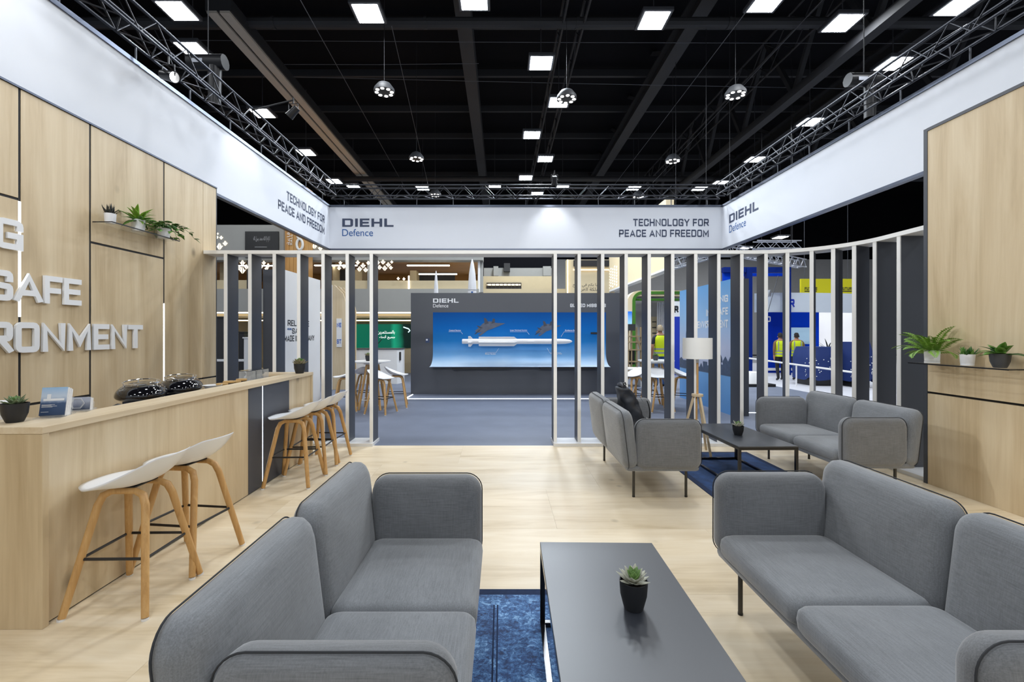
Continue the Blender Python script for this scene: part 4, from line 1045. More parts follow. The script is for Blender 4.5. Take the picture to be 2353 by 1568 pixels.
# ---- things on the counter
BR_P = ramp_mat('brochure_print', 'Z', [(0.0, lin(52, 66, 92)), (0.09, lin(70, 90, 124)), (0.105, lin(160, 176, 200)), (0.13, lin(196, 208, 224)), (0.21, lin(120, 176, 222))], 0.25, 0.02, 30)
PAPER = mat('white_paper', (0.82, 0.83, 0.85), 0.5, vary=0.03)
ACRYL = mat('clear_acrylic', (0.85, 0.88, 0.9), 0.05, alpha=0.22, vary=0)
def brochures(label, loc, rz, w_, h_, d_, n, m, holder):
    t = thing('brochure_stand', label, 'brochures', loc, rz)
    lean = Matrix.Translation((0, 0, 0.012)) @ Matrix.Rotation(R(-14), 4, 'X')
    for k in range(n):
        y = d_ * k / n; dz = random.uniform(-0.006, 0.004) * (k > 0)
        MB().box(-w_ / 2, w_ / 2, y + 0.0008, y + d_ / n * 0.85, dz, h_ + dz).move(lean).build('brochure', m if k == 0 else PAPER, t)
    if holder:
        MB().box(-w_ / 2 - 0.004, w_ / 2 + 0.004, -0.05, d_ + 0.06, 0.0, 0.006).build('base', ACRYL, t)
        MB().box(-w_ / 2 - 0.004, w_ / 2 + 0.004, d_ + 0.004, d_ + 0.008, 0.0, h_ * 0.7).move(lean).build('back_plate', ACRYL, t)
    return t
b1 = brochures('tall stack of blue ship brochures standing beside the bowl plant', (PX(118, 2.66), 2.66, CTOP), R(22), 0.115, 0.165, 0.075, 7, BR_P, True)
mb = MB()
for k, (z, w_) in enumerate(((0.062, 0.06), (0.058, 0.045), (0.053, 0.07), (0.048, 0.05), (0.02, 0.035))): mb.box(-0.05, -0.05 + w_, -0.0006, -0.0001, z, z + 0.0018)
mb.box(-0.045, 0.05, -0.0006, -0.0001, 0.085, 0.098); mb.box(-0.03, -0.012, -0.0006, -0.0001, 0.098, 0.125)
mb.move(Matrix.Translation((0, 0, 0.012)) @ Matrix.Rotation(R(-14), 4, 'X')).build('cover_print', WTXT, b1)
b2 = brochures('low stack of grey postcards with hexagon print beside the tall brochures', (PX(176, 2.86), 2.86, CTOP), R(24), 0.125, 0.078, 0.05, 6, ramp_mat('card_print', 'Z', [(0.0, lin(40, 48, 66)), (0.03, lin(70, 80, 102)), (0.08, lin(168, 174, 190))], 0.3, 0.03, 40), True)
mb = MB(); hexp = [(0.036 * math.cos(R(60 * k)), 0.036 * math.sin(R(60 * k))) for k in range(6)]
mb.tube([(x, -0.001, z + 0.038) for x, z in hexp], 0.0014, 4, True); mb.tube([(x * 0.86, -0.001, z * 0.86 + 0.038) for x, z in hexp], 0.0009, 4, True)
mb.move(Matrix.Translation((0, 0, 0.012)) @ Matrix.Rotation(R(-14), 4, 'X')).build('cover_print', WTXT, b2)
wb_ = thing('paper_pile', 'white paper pile behind the bowl plant on the counter', 'paper', (PX(2, 2.62), 2.62, CTOP))
for k in range(5): MB().box(-0.09 + 0.004 * k, 0.06 + 0.003 * k, -0.03, 0.05, 0.020 * k, 0.020 * k + 0.0195).build('sheet_bundle', PAPER, wb_)
# coffee machines
def coffee(label, loc, rz):
    t = thing('coffee_machine', label, 'coffee machine', loc, rz)
    GB = mat('gloss_black', (0.006, 0.006, 0.008), 0.06, coat=0.5, vary=0)
    def dome(u, v):
        th = 2 * math.pi * u; ph = math.pi * (v - 0.5); c_ = math.copysign(abs(math.cos(th)) ** 0.85, math.cos(th)); s_ = math.copysign(abs(math.sin(th)) ** 0.85, math.sin(th))
        z = math.sin(ph); rr = math.cos(ph) ** 0.8
        x = 0.205 * rr * c_; y = 0.165 * rr * s_
        return (x + 0.02 * z, y, 0.240 + (0.092 * z if z > 0 else 0.045 * z) - 0.10 * x * 0.9)
    MB().grid(dome, 40, 17, True).build('dome', GB, t, 'all')
    MB().bbox(-0.11, 0.12, -0.10, 0.10, 0.0, 0.24, 0.015).build('body', mat('navy_body', lin(34, 40, 60), 0.3), t, True)
    MB().lathe([(0.02, 0.165), (0.026, 0.18), (0.026, 0.215), (0.018, 0.22)], 16, (-0.135, -0.06, 0)).build('spout', CHROME, t, True)
    MB().bbox(-0.17, -0.05, -0.08, 0.08, 0.0, 0.03, 0.006).build('drip_tray', CHROME, t, True)
    rail = [(0.135 * math.cos(a) + 0.0, 0.118 * math.sin(a), 0.336 - 0.09 * 0.135 * math.cos(a)) for a in [2 * math.pi * k / 32 for k in range(32)]]
    MB().tube(rail, 0.004, 6, True).build('cup_rail', CHROME, t, True)
    for k in (0, 6, 12, 18, 24, 30): MB().tube([rail[k], (rail[k][0] * 0.97, rail[k][1] * 0.97, rail[k][2] - 0.035)], 0.003, 5).build('rail_post', CHROME, t)
    band = [(-0.200 + 0.014 * abs(y / 0.1) ** 2, y, 0.262 + 0.02) for y in [-0.085 + 0.017 * k for k in range(11)]]
    MB().tube(band, 0.010, 6).build('front_trim', CHROME, t, True)
    return t
cm = coffee('glossy black domed coffee machine nearer the brochures', (-2.86, 3.62, 0.83), R(-62))
dup(cm, (-2.86, 4.06, 0.83), R(-62), 'glossy black domed coffee machine below the wall light strip')
h_ = thing('serving_lever', 'black handle lying on the counter beside the coffee machine', 'handle', (-2.62, 3.13, CTOP - 0.23))
MB().tube([(0.0, -0.12, 0.20), (-0.02, 0.0, 0.222), (-0.03, 0.12, 0.20)], [0.012, 0.017, 0.01], 10).build('grip', BLACK, h_, True)
MB().tube([(-0.03, 0.12, 0.20), (-0.04, 0.2, 0.15), (-0.04, 0.2, 0.0)], 0.006, 8).build('stem', CHROME, h_)
sc_ = thing('saucer', 'white saucer on the counter edge near the wall corner', 'saucer', (-2.72, 4.29, 0.83))
MB().lathe([(0.0, 0.0), (0.045, 0.0), (0.05, 0.19), (0.078, 0.236), (0.081, 0.236), (0.05, 0.193), (0, 0.193)], 26).build('dish', WHITE, sc_, True)
WLID = mat('bamboo_lid', lin(196, 158, 100), 0.5, vary=0.1, scale=20)
for k, (y, lab) in enumerate(((4.40, 'jar with round bamboo lid, first in the row behind the light strip'), (4.51, 'jar with round bamboo lid, second in the row behind the light strip'), (4.62, 'jar with round bamboo lid, third in the row behind the light strip'), (4.73, 'jar with round bamboo lid, last in the row before the glass boxes'))):
    j = thing('storage_jar', lab, 'jar', (-2.70, y, 0.83)); zz = 0.222 + 0.010 * (k % 2)
    MB().lathe([(0.0, 0.0), (0.046, 0.0), (0.048, zz), (0.0, zz)], 20).build('glass_body', BLACK, j, True)
    MB().lathe([(0.0, zz), (0.050, zz), (0.052, zz + 0.008), (0.050, zz + 0.018), (0.0, zz + 0.018)], 22).build('lid', WLID, j, True)
SMOKE = mat('smoked_lens', (0.03, 0.035, 0.045), 0.1, vary=0)
for k, (y, lab) in enumerate(((5.34, 'clear box with dark glasses, first of three on the bar'), (5.40, 'clear box with dark glasses, middle of three on the bar'), (5.46, 'clear box with dark glasses, last of three by the counter corner'))):
    g_ = thing('clear_box', lab, 'container', (-2.74, (4.91, 5.05, 5.19)[k], 0.83)); q = 0.058
    MB().box(-q, q, -q, q, 0, 0.20).build('stand', WHITE, g_)
    sh = MB()
    for a in ((-q, q, -q, -q + 0.003), (-q, q, q - 0.003, q), (-q, -q + 0.003, -q + 0.003, q - 0.003), (q - 0.003, q, -q + 0.003, q - 0.003)): sh.box(*a, 0.202, 0.318)
    sh.build('wall', ACRYL, g_)
    for sx in (-1, 1): MB().lathe([(0.0, -0.003), (0.022, -0.002), (0.024, 0.002), (0, 0.003)], 18, (sx * 0.027, -0.02, 0.285), 'Y').build('lens', SMOKE, g_, True)
    MB().box(-q - 0.002, q + 0.002, -q - 0.002, q + 0.002, 0.319, 0.324).build('lid', SMOKE, g_)

# ---- backpack on the sofa
bp = thing('backpack', 'black roll-top backpack leaning in the corner of a grey sofa', 'backpack', (1.50, 5.14, 0.445))
BPM = mat('black_tarpaulin', lin(46, 49, 56), 0.4, vary=0.3, scale=14, bump=0.6)
rnd = random.Random(4); bump = {}
def pack(u, v):
    th = 2 * math.pi * u; c_, s_ = math.cos(th), math.sin(th)
    e = 0.62; sx = math.copysign(abs(c_) ** e, c_); sy = math.copysign(abs(s_) ** e, s_)
    wx = 0.115 * (1 - 0.45 * max(0, v - 0.62) / 0.38) * (0.8 + 0.2 * min(1, v * 5)); wy = 0.14 * (1 - 0.18 * max(0, v - 0.55)) * (0.86 + 0.14 * min(1, v * 5))
    k = 1 + 0.08 * math.sin(11 * v + 3 * th) + 0.06 * math.sin(21 * v - 4 * th) - 0.10 * math.exp(-((v - 0.62) / 0.06) ** 2)
    return (wx * sx * k - 0.11 * v * v - 0.03 * v, wy * sy * k + 0.02 * math.sin(4 * v), 0.50 * v)
m_ = MB().grid(pack, 36, 22, True); m_.add([pack(i / 36, 0) for i in range(36)], [tuple(range(36))]); m_.add([pack(i / 36, 1) for i in range(36)], [tuple(range(36))]); m_.build('body', BPM, bp, 'all')
MB().tube([(-0.14, -0.12, 0.515), (-0.145, 0.0, 0.53), (-0.14, 0.13, 0.515)], [0.022, 0.026, 0.022], 10).build('roll_top', BPM, bp, True)
MB().tube([(-0.145, -0.12, 0.53), (-0.16, -0.13, 0.555), (-0.135, -0.12, 0.565), (-0.125, -0.115, 0.54)], 0.008, 6, True).build('buckle', BLACK, bp)
MB().grid(lambda u, v: (0.115 + 0.12 * v * (1 - v) * 1.6, -0.09 + 0.10 * v + (u - 0.5) * 0.045, 0.36 - 0.36 * v), 3, 9).build('strap', BLACK, bp)
MB().grid(lambda u, v: (0.115 - 0.2 * v, 0.06 + (u - 0.5) * 0.02, 0.33 + 0.2 * math.sin(v * 1.57)), 3, 9).build('strap', BLACK, bp)
MB().bbox(0.118, 0.13, -0.075, -0.03, 0.13, 0.165, 0.003).build('buckle', CHROME, bp)
# ================================================================ BEYOND THE SCREEN
def pbx(x0, x1, y0, y1, Y, d, mb=None, o=(0, 0, 0)):
    """box whose front face, standing at distance Y, covers that stretch of the view; d deep"""
    mb = mb or MB()
    return mb.box(PX(x0, Y) - o[0], PX(x1, Y) - o[0], Y - o[1], Y + d - o[1], PZ(y1, Y) - o[2], PZ(y0, Y) - o[2])
# ---- dark display wall with curved print
DY = 11.66
dw = thing('display_wall', 'dark grey display wall with a curved blue print in the opening', 'display wall', (PX(944, DY), DY, 0))
oD = dw.location
DW0, DW1 = PX(944, DY), PX(1437, DY)
MB().box(0, DW1 - DW0, 0, 0.35, 0, 2.592).build('body', SLATM, dw)
SKY = ramp_mat('sky_print', 'Z', [(0.70, lin(222, 232, 242)), (0.92, lin(178, 206, 232)), (1.10, lin(112, 166, 216)), (1.45, lin(34, 124, 196)), (1.8, lin(2, 100, 180)), (2.2, lin(0, 76, 150))], 0.75, 0.22, 1.1)
def mural(u, v):
    x = PX(995, DY) + (PX(1392, DY) - PX(995, DY)) * u - oD.x
    if v < 0.75:
        return (x, -0.012 - 0.0, 2.094 - (2.094 - 1.06) * v / 0.75)
    t_ = (v - 0.75) / 0.25 * math.pi / 2
    flare = (u - 0.5) * 0.10 * (1 - math.cos(t_))
    return (x + flare, -0.012 - 0.30 * (1 - math.cos(t_)), 1.06 - 0.34 * math.sin(t_))
mu = MB().grid(mural, 2, 40)
mu.add([tuple(Vector(mural(u / 1, v / 39)) + Vector((0, 0.008, -0.006))) for v in range(40) for u in (0, 1)], [(2 * j, 2 * j + 1, 2 * j + 3, 2 * j + 2) for j in range(39)])
mo = mu.build('print', SKY, dw, 'all')
MB().box(PX(1040, DY) - oD.x, PX(1170, DY) - oD.x, -0.2, 0, 0.655, 0.70).build('bracket', BLACK, dw)
MB().box(PX(1240, DY) - oD.x, PX(1370, DY) - oD.x, -0.2, 0, 0.655, 0.70).build('bracket', BLACK, dw)
def DP(x, y, dy=0.016): return (PX(x, DY) - oD.x, -dy, PZ(y, DY))
def dpoly(pts, m, name, dy=0.016, th=0.002, par=None):
    q = [DP(x, y, dy) for x, y in pts]
    return MB().prism([(p[0], p[2]) for p in q], -dy, -dy + th).build(name, m, par or dw)
JET = mat('jet_print', lin(78, 86, 104), 0.5, vary=0.3, scale=9)
JETD = mat('jet_print_dark', lin(48, 54, 70), 0.5, vary=0.2, scale=9)
def jet(ox, oy, k):
    S = lambda pts: [(ox + a * k, oy + b * k) for a, b in pts]
    dpoly(S([(0, 32), (8, 25), (20, 13), (36, 8), (52, 12), (74, 13), (62, 18), (50, 23), (40, 27), (22, 33), (10, 36)]), JET, 'jet_print', 0.0165)
    dpoly(S([(22, 0), (27, 1), (34, 13), (24, 16)]), JETD, 'jet_print', 0.018)
    dpoly(S([(44, 1), (49, 3), (48, 12), (40, 14)]), JETD, 'jet_print', 0.018)
    dpoly(S([(4, 19), (8, 19), (20, 24), (14, 26)]), JETD, 'jet_print', 0.018)
    dpoly(S([(-2, 40), (10, 29), (16, 27), (4, 38)]), JETD, 'jet_print', 0.018)
    dpoly(S([(8, 42), (30, 24), (42, 22), (30, 31), (14, 43)]), JET, 'jet_print', 0.0195)
jet(1091, 731, 0.95); jet(1230, 738, 0.80)
for s, x, y, wd, pts in (('Control Section', 1032, 761, 27, [(1031, 762.5), (1059, 762.5), (1063, 768)]), ('Large Warhead Section', 1172, 761, 39, [(1172, 762.5), (1211, 762.5), (1216, 769)]), ('Guidance Section', 1298, 761, 32, [(1330, 763), (1296, 763), (1289, 774)]),
                         ('Motor Section', 1115, 815, 24, [(1115, 810.5), (1140, 810.5), (1146, 801)]), ('Proximity Fuze', 1265, 815, 26, [(1289, 811), (1263, 811), (1257, 800)])):
    font_mesh(s, DP(x, y, 0.0165), UX, UZ, (0, -1, 0), 0.035, wd * DY / F, bold=0.012).build('lettering', WTXT, dw)
    MB().tube([DP(a, b, 0.016) for a, b in pts], 0.0045, 4).build('callout_line', WTXT, dw)
logo(dw, (PX(995, DY) - oD.x, -0.001, PZ(696, DY)), UX, (0, -1, 0), 0.655, 0.52, WTXT, WTXT)
mb = MB(); line_of_text(mb, 'GUIDED MISSILES', (PX(1310, DY) - oD.x, -0.001, PZ(706, DY)), UX, UZ, (0, -1, 0), 0.085, 0.21, PX(1392, DY) - PX(1310, DY)); mb.build('lettering', WTXT, dw)
cd = MB().box(*[PX(978, DY) - oD.x, PX(987, DY) - oD.x], -0.006, 0, PZ(788, DY), PZ(778, DY)).build('info_card', mat('blue_card', lin(44, 64, 104), 0.4), dw)
MB().box(PX(979, DY) - oD.x, PX(983, DY) - oD.x, -0.008, -0.006, PZ(783, DY), PZ(779.5, DY)).build('emblem', WTXT, cd)
MB().box(PX(1357, DY) - oD.x, PX(1374, DY) - oD.x, -0.03, -0.012, PZ(768, DY), PZ(764, DY)).build('nameplate', BLACK, dw)
# white missile model carried in front of the print
mm = thing('missile_model', 'white missile model mounted in front of the blue print', 'missile model', (PX(1062, DY - 0.25), DY - 0.25, PZ(785, DY - 0.25)))
mY = DY - 0.25; L_ = PX(1315, mY) - PX(1062, mY); k_ = mY / F
MISS = mat('missile_white', (0.74, 0.75, 0.78), 0.35, vary=0.03)
MB().lathe([(0.0, 0), (0.055, 0), (0.062, 0.01), (0.062, 0.12), (0.066, 0.2), (0.066, L_ - 0.30), (0.062, L_ - 0.18), (0.045, L_ - 0.07), (0.018, L_ - 0.01), (0.0, L_)], 24, axis='X').build('body', MISS, mm, True)
for rx in (0, 90, 180, 270):
    M = Matrix.Rotation(R(rx + 12), 4, 'X')
    MB().prism([(14 * k_, 0.05), (14 * k_, 12 * k_), (19 * k_, 12.5 * k_), (26 * k_, 0.05)], -0.008, 0.008).move(M).build('tail_fin', MISS, mm)
    MB().prism([(38 * k_, 0.05), (38 * k_, 10 * k_), (40 * k_, 11 * k_), (119 * k_, 11 * k_), (128 * k_, 0.05)], -0.008, 0.008).move(M).build('wing_strake', MISS, mm)
MB().tube([(1.0, 0.0, 0), (1.0, 0.24, 0.02)], 0.02, 8).build('bracket', BLACK, mm); MB().tube([(1.85, 0.0, 0), (1.85, 0.24, 0.02)], 0.02, 8).build('bracket', BLACK, mm)
for x in (0.55, 1.15): MB().bbox(x, x + 0.12, -0.085, -0.06, -0.015, 0.01, 0.004).build('launch_lug', MISS, mm)
MB().bbox(1.62, 1.80, -0.085, -0.05, -0.02, 0.015, 0.006).build('launch_lug', MISS, mm)
# standing missile models behind the display wall
for x, yt, hw, lab in ((1002, 622, 6.0, 'slimmer white rocket tip rising behind the display wall'), (1085, 595, 10.0, 'taller white rocket tip with a blue mark behind the display wall')):
    Y = 12.7; r_ = hw * Y / F; zt = PZ(yt, Y); t = thing('standing_rocket', lab, 'rocket model', (PX(x, Y), Y, 0))
    MB().lathe([(0.0, 0.0), (r_ * 0.95, 0.0), (r_, 0.05), (r_, zt - 1.05), (r_ * 0.96, zt - 0.8), (r_ * 0.74, zt - 0.42), (r_ * 0.4, zt - 0.15), (r_ * 0.12, zt - 0.02), (0, zt)], 28).build('body', MISS, t, True)
    MB().lathe([(r_ * 1.01, zt - 0.88), (r_ * 1.01, zt - 0.87)], 28).build('seam', NAVYTXT, t)
    if hw > 8: MB().box(-0.02, 0.03, -r_ - 0.004, -r_ + 0.006, zt - 1.05, zt - 0.92).build('emblem', BLUETXT, t)
    else: MB().bbox(-0.2, 0.2, -0.2, 0.2, 0, 0.04).build('stand', SLATM, t)
# LED line on the floor in front
ll = thing('floor_light_line', 'thin glowing white line on the floor before the display wall', 'light line', (PX(931, 10.8), 10.8, 0))
y1_ = GY(917); y0_ = 11.6; xa = PX(931, y1_)
MB().box(0, 4.9, y1_ - 10.8 - 0.02, y1_ - 10.8 + 0.02, 0, 0.006).build('strip', LED, ll)
p0 = Vector((0.0, y1_ - 10.8, 0)); p1 = Vector((PX(949, y0_) - xa, y0_ - 10.8 - 0.05, 0))
MB().tube([(p0.x, p0.y, 0.004), (p1.x, p1.y, 0.004)], 0.012, 4).build('strip', LED, ll)
ll2 = thing('floor_light_line', 'short glowing floor line seen between slats beside the blue panel', 'light line', (4.6, 8.9, 0))
MB().box(0, 1.0, -0.015, 0.015, 0, 0.006).build('strip', LED, ll2)

# ---- white slogan panel on the left, blue panel on the right
wp = thing('graphic_wall', 'white free-standing wall lettered reliable, safe, made in Germany', 'partition', (-3.56, 7.45, 0))
MB().box(-0.34, -0.006, 0, 1.5, 0, 2.60).build('core', SLATM, wp)
MB().box(-0.006, 0.0, 0.004, 1.5, 0, 2.60).build('white_face', WHITE, wp)
xw = -3.56
def wtext(s, xa, xb, yb_, yt_, m=NAVYTXT, t_=0.16):
    Ya, Yb = SY(xa, xw), SY(xb, xw); zc = PZ(yb_, (Ya + Yb) / 2); h_ = PZ(yt_, (Ya + Yb) / 2) - zc
    mb = MB(); line_of_text(mb, s, (0.001, Ya - 7.45, zc), UY, UZ, UX, h_, t_, Yb - Ya); mb.build('lettering', m, wp)
DARKT = mat('black_print', lin(30, 34, 42), 0.6)
wtext('RELIABLE', 661, 710, 750, 737, DARKT); wtext('SAFE', 671, 697, 767, 755, DARKT); wtext('MADE IN GERMANY', 653, 722, 784, 771, DARKT)
wtext('HOUSE', 660, 670, 758.5, 754.5, BLUETXT)
bp_ = thing('graphic_wall', 'blue free-standing wall with a city skyline and white slogan', 'partition', (4.35, 8.55, 0))
BSKY = ramp_mat('blue_panel_print', 'Z', [(0.0, lin(96, 150, 208)), (0.75, lin(112, 162, 214)), (0.76, lin(70, 84, 104)), (0.82, lin(176, 184, 208)), (1.3, lin(188, 196, 220)), (1.9, lin(150, 188, 226)), (2.6, lin(110, 172, 228))], 0.4, 0.05, 0.8)
MB().box(0.006, 0.30, 0, 2.55, 0, 2.585).build('core', SLATM, bp_)
MB().box(0.0, 0.006, 0, 2.55, 0, 2.585).build('printed_face', BSKY, bp_)
xb_ = 4.35
def btext(s, xa, xb, yb_, yt_, m=WTXT):
    Ya, Yb = SY(xa, xb_), SY(xb, xb_); zc = PZ(yb_, (Ya + Yb) / 2); h_ = PZ(yt_, (Ya + Yb) / 2) - zc
    mb = MB(); line_of_text(mb, s, (-0.001, Ya - 8.55, zc), (0, -1, 0), UZ, (-1, 0, 0), h_, 0.2, Ya - Yb); mb.build('lettering', m, bp_)
btext('ING', 1651, 1673, 695, 679); btext('IN A SAFE', 1623, 1673, 725, 709); btext('ENVIRONMENT', 1603, 1673, 754, 737)
mb = MB(); rnd = random.Random(5); y = 0.02
while y < 2.45:
    wd = rnd.uniform(0.06, 0.22); hh = rnd.uniform(0.06, 0.26) * (1.3 if y < 0.8 else 1)
    mb.prism([(y, 0.74), (y + wd, 0.74), (y + wd, 0.74 + hh), (y + wd * 0.5, 0.74 + hh + rnd.choice([0, 0.05, 0.1])), (y, 0.74 + hh)], -0.0015, -0.0002, 'YZX'); y += wd
mb.prism([(0.62 + 0.22 * math.cos(R(a)), 0.98 + 0.2 * math.sin(R(a))) for a in range(0, 181, 15)], -0.002, -0.0002, 'YZX')
mb.build('skyline_print', mat('skyline_print', lin(66, 82, 108), 0.5, vary=0.4, scale=12), bp_)
mb = MB().prism([(2.15 + 0.05 * math.cos(R(a)), 1.0 + 0.62 * max(0, math.sin(R(a)))) for a in range(0, 181, 20)], -0.002, -0.0002, 'YZX').build('tower_print', mat('tower_print', lin(70, 110, 160), 0.4), bp_)

# ---- pavilion beyond: two storeys, warm light
PY = 16.0
GREYW = mat('pavilion_grey', lin(150, 150, 146), 0.6, vary=0.03); SANDW = mat('pavilion_sand', lin(196, 180, 146), 0.6, vary=0.05); WARMW = mat('pavilion_timber', lin(176, 130, 72), 0.55, vary=0.2, scale=3)
DARKG = mat('pavilion_dark_grey', lin(46, 46, 48), 0.7); TIMB = wood('honey_timber', lin(150, 100, 44), lin(186, 136, 72), lin(204, 158, 96), 'Z', knots=0.2)  # dark grey for real parts and for shade painted into openings
pv = thing('pavilion', 'two-storey grey and sand pavilion with warm cove lighting beyond the stand', 'exhibition pavilion', (PX(800, PY), PY, 0)); oP = pv.location
def pp(name, m, x0, x1, y0, y1, dY, d, par=None): return pbx(x0, x1, y0, y1, PY + dY, d, o=oP).build(name, m, par or pv)
pp('fascia', GREYW, 300, 652, 517, 598, 0.0, 0.5); pp('fascia', GREYW, 706, 1110, 500, 598, 0.02, 0.5)
pp('parapet', SANDW, 300, 572, 644, 664, 0.1, 0.1); pp('parapet', SANDW, 742, 1098, 645, 671, 0.1, 0.1)
pp('floor_band', GREYW, 300, 1100, 664, 717, 0.0, 0.5)
pp('mullion', GREYW, 844, 850, 598, 664, 0.05, 0.12); pp('mullion', DARKG, 567, 570, 598, 664, 0.05, 0.1)
tag(pp('cove_light', WARMLED, 300, 1100, 717.5, 720.5, 0.02, 0.05), 'warm glowing line under the upper floor')
pp('soffit', SANDW, 300, 1100, 722, 728, 0.1, 3.5)
tag(pp('cove_light', WARMLED, 300, 1100, 735.5, 738, 1.2, 0.05), 'warm glowing line above the screen wall')
pp('back_wall', SANDW, 300, 1096, 730, 905, 3.4, 0.2); pp('upper_back_wall', WARMW, 300, 1100, 590, 664, 4.5, 0.2); pp('upper_ceiling', WARMW, 300, 1100, 597, 599, 0.5, 4.0)
pp('lower_wall', GREYW, 300, 520, 800, 905, 0.6, 0.3)
pp('column', SANDW, 505, 516, 600, 650, 1.0, 0.5); pp('column', SANDW, 764, 770, 600, 650, 1.0, 0.5); pp('column', SANDW, 815, 832, 620, 650, 1.5, 0.6); pp('column', SANDW, 942, 957, 622, 650, 1.5, 0.6)
pp('opening_shade', DARKG, 570, 600, 618, 648, 2.0, 0.1); pp('opening_shade', DARKG, 770, 812, 620, 645, 2.0, 0.1); pp('opening_shade', DARKG, 960, 1045, 628, 650, 2.2, 0.1)  # dark sheets stand in for the shade inside the openings
for x0, x1, y in ((545, 628, 609.5), (722, 820, 609), (935, 1033, 609), (962, 1050, 629)):
    tag(pp('pendant_lamp', glow('pavilion_lamp', (1, 0.94, 0.82), 6), x0, x1, y, y + 2.2, 0.9, 0.08), 'glowing linear pendant lamp'); pp('lamp_housing', DARKG, x0, x1, y - 2.2, y - 0.2, 0.9, 0.1)
tag(pp('light_tube', glow('pavilion_lamp', (1, 0.94, 0.82), 6), 938, 940.5, 634, 664, 0.08, 0.03), 'upright white light tube on the parapet')
# star cut-outs of the lattice
STAR = glow('lattice_glow', (1.0, 0.86, 0.60), 1.25, False)
def star(cx, cy, s, dY=-0.02):
    o = []
    k = (PY + dY) / F
    for sg in (-1, 1):
        for (ax, ay, rot) in ((0, 0, 0),):
            pts = [(0.06, -0.5), (0.5, 0.06), (0.28, 0.02), (0.06, 0.45)]
            p = [(PX(cx, PY + dY) - oP.x + sg * a * s * k, PZ(cy, PY + dY) + b * s * k) for a, b in pts]
            if sg < 0: p = p[::-1]
            MB().prism(p, dY, dY + 0.012).build('lattice_star', STAR, pv)
for cx, cy, s in ((498, 545, 8), (508, 546, 9), (504, 566, 16), (517, 559, 12), (500, 537, 5), (557, 604, 13), (549, 615, 12), (566, 613, 12), (557, 621, 16), (606, 604, 10), (616, 610, 11), (600, 612, 11), (612, 617, 10),
                  (711, 558, 12), (722, 565, 14), (736, 570, 12), (782, 604, 9), (790, 612, 11), (779, 616, 10), (822, 603, 11), (834, 610, 13), (826, 618, 13), (846, 604, 10), (840, 620, 12), (868, 603, 11), (880, 602, 12), (892, 608, 12), (872, 614, 12), (884, 616, 13), (900, 602, 8), (898, 615, 10), (915, 640, 8), (928, 641, 8)): star(cx, cy, s)
bs = pp('black_screen', mat('black_screen', (0.004, 0.004, 0.005), 0.25), 563, 640, 532, 592, -0.05, 0.05)
font_mesh(arabic('لا إله إلا الله محمد رسول الله'), (PX(601, PY - .06) - oP.x, -0.055, PZ(557, PY)), UX, UZ, (0, -1, 0), 0.20, 0.58, 'c').build('lettering', mat('grey_print', lin(170, 170, 172), 0.5), bs)
MB().box(PX(587, PY) - oP.x, PX(615, PY) - oP.x, -0.056, -0.052, PZ(569, PY), PZ(568, PY)).build('sword_line', mat('grey_print', lin(170, 170, 172), 0.5), bs)
# timber hall-number tower
tw = thing('number_tower', 'honey timber tower with a large number eight and the word hall', 'sign tower', (PX(680, 15.4), 15.4, 0)); oT = tw.location
for k in range(5): MB().box(PX(655 + 10 * k, 15.4) - oT.x, PX(664.6 + 10 * k, 15.4) - oT.x, 0.004 * (k % 2), 0.5, 0, PZ(430, 15.4)).build('timber_board', TIMB, tw)
kk = 15.38 / F; WG = mat('sign_white', (0.75, 0.74, 0.70), 0.5)
mb = MB(); Pq = lambda a, b, d: (PX(672, 15.38) - oT.x - b, -0.02 - d, PZ(563, 15.38) + a)
x = 0
for ch in 'HALL': x += glyph(mb, ch, x, 0.085, 0.16, Pq, 0.01) + 0.35
mb.build('lettering', WG, tw)
def ring_path(cx, cy, rx, ry, n=24): return [(PX(cx, 15.38) - oT.x + rx * kk * math.cos(2 * math.pi * i / n), -0.03, PZ(cy, 15.38) + ry * kk * math.sin(2 * math.pi * i / n)) for i in range(n)]
MB().tube(ring_path(689, 562, 6.8, 12), 0.042, 8, True).build('numeral', WG, tw); MB().tube(ring_path(689, 541, 5.5, 8), 0.036, 8, True).build('numeral', WG, tw)
font_mesh(arabic('قاعة'), (PX(666, 15.38) - oT.x, -0.025, PZ(563, 15.38)), UZ, (-1, 0, 0), (0, -1, 0), 0.1, 0.42).build('lettering', WG, tw)
# green video screen, white desk
gs = thing('video_screen', 'green video wall with white Arabic words behind the white desk', 'screen', (PX(905, 18.0), 18.0, PZ(800, 18)))
SCRG = ramp_mat('green_screen', 'X', [(-1.5, lin(10, 96, 74)), (0.0, lin(6, 86, 68)), (0.15, lin(20, 138, 106)), (0.35, lin(12, 110, 84)), (0.55, lin(4, 30, 26)), (1.2, lin(3, 20, 18))], 0.4, 0.3, 1.2, emit=0.75)
kq = 18 / F
MB().box(-95 * kq, 40 * kq, 0, 0.05, 0, 55 * kq).build('panel', SCRG, gs)
font_mesh(arabic('بالمستثمرين من'), (2 * kq, -0.002, 31 * kq), UX, UZ, (0, -1, 0), 9.5 * kq, 52 * kq, 'r').build('lettering', glow('screen_white', (1, 1, 1), 1.0), gs)
font_mesh(arabic('جميع أنحاء العالم'), (3 * kq, -0.002, 20 * kq), UX, UZ, (0, -1, 0), 9.5 * kq, 58 * kq, 'r').build('lettering', glow('screen_white', (1, 1, 1), 1.0), gs)
MB().tube([(22 * kq, -0.004, 48 * kq), (34 * kq, -0.004, 44 * kq), (37 * kq, -0.004, 40 * kq), (33 * kq, -0.004, 36 * kq)], 0.022, 6).build('swoosh', glow('screen_cyan', (0.6, 0.95, 1), 1.0), gs)
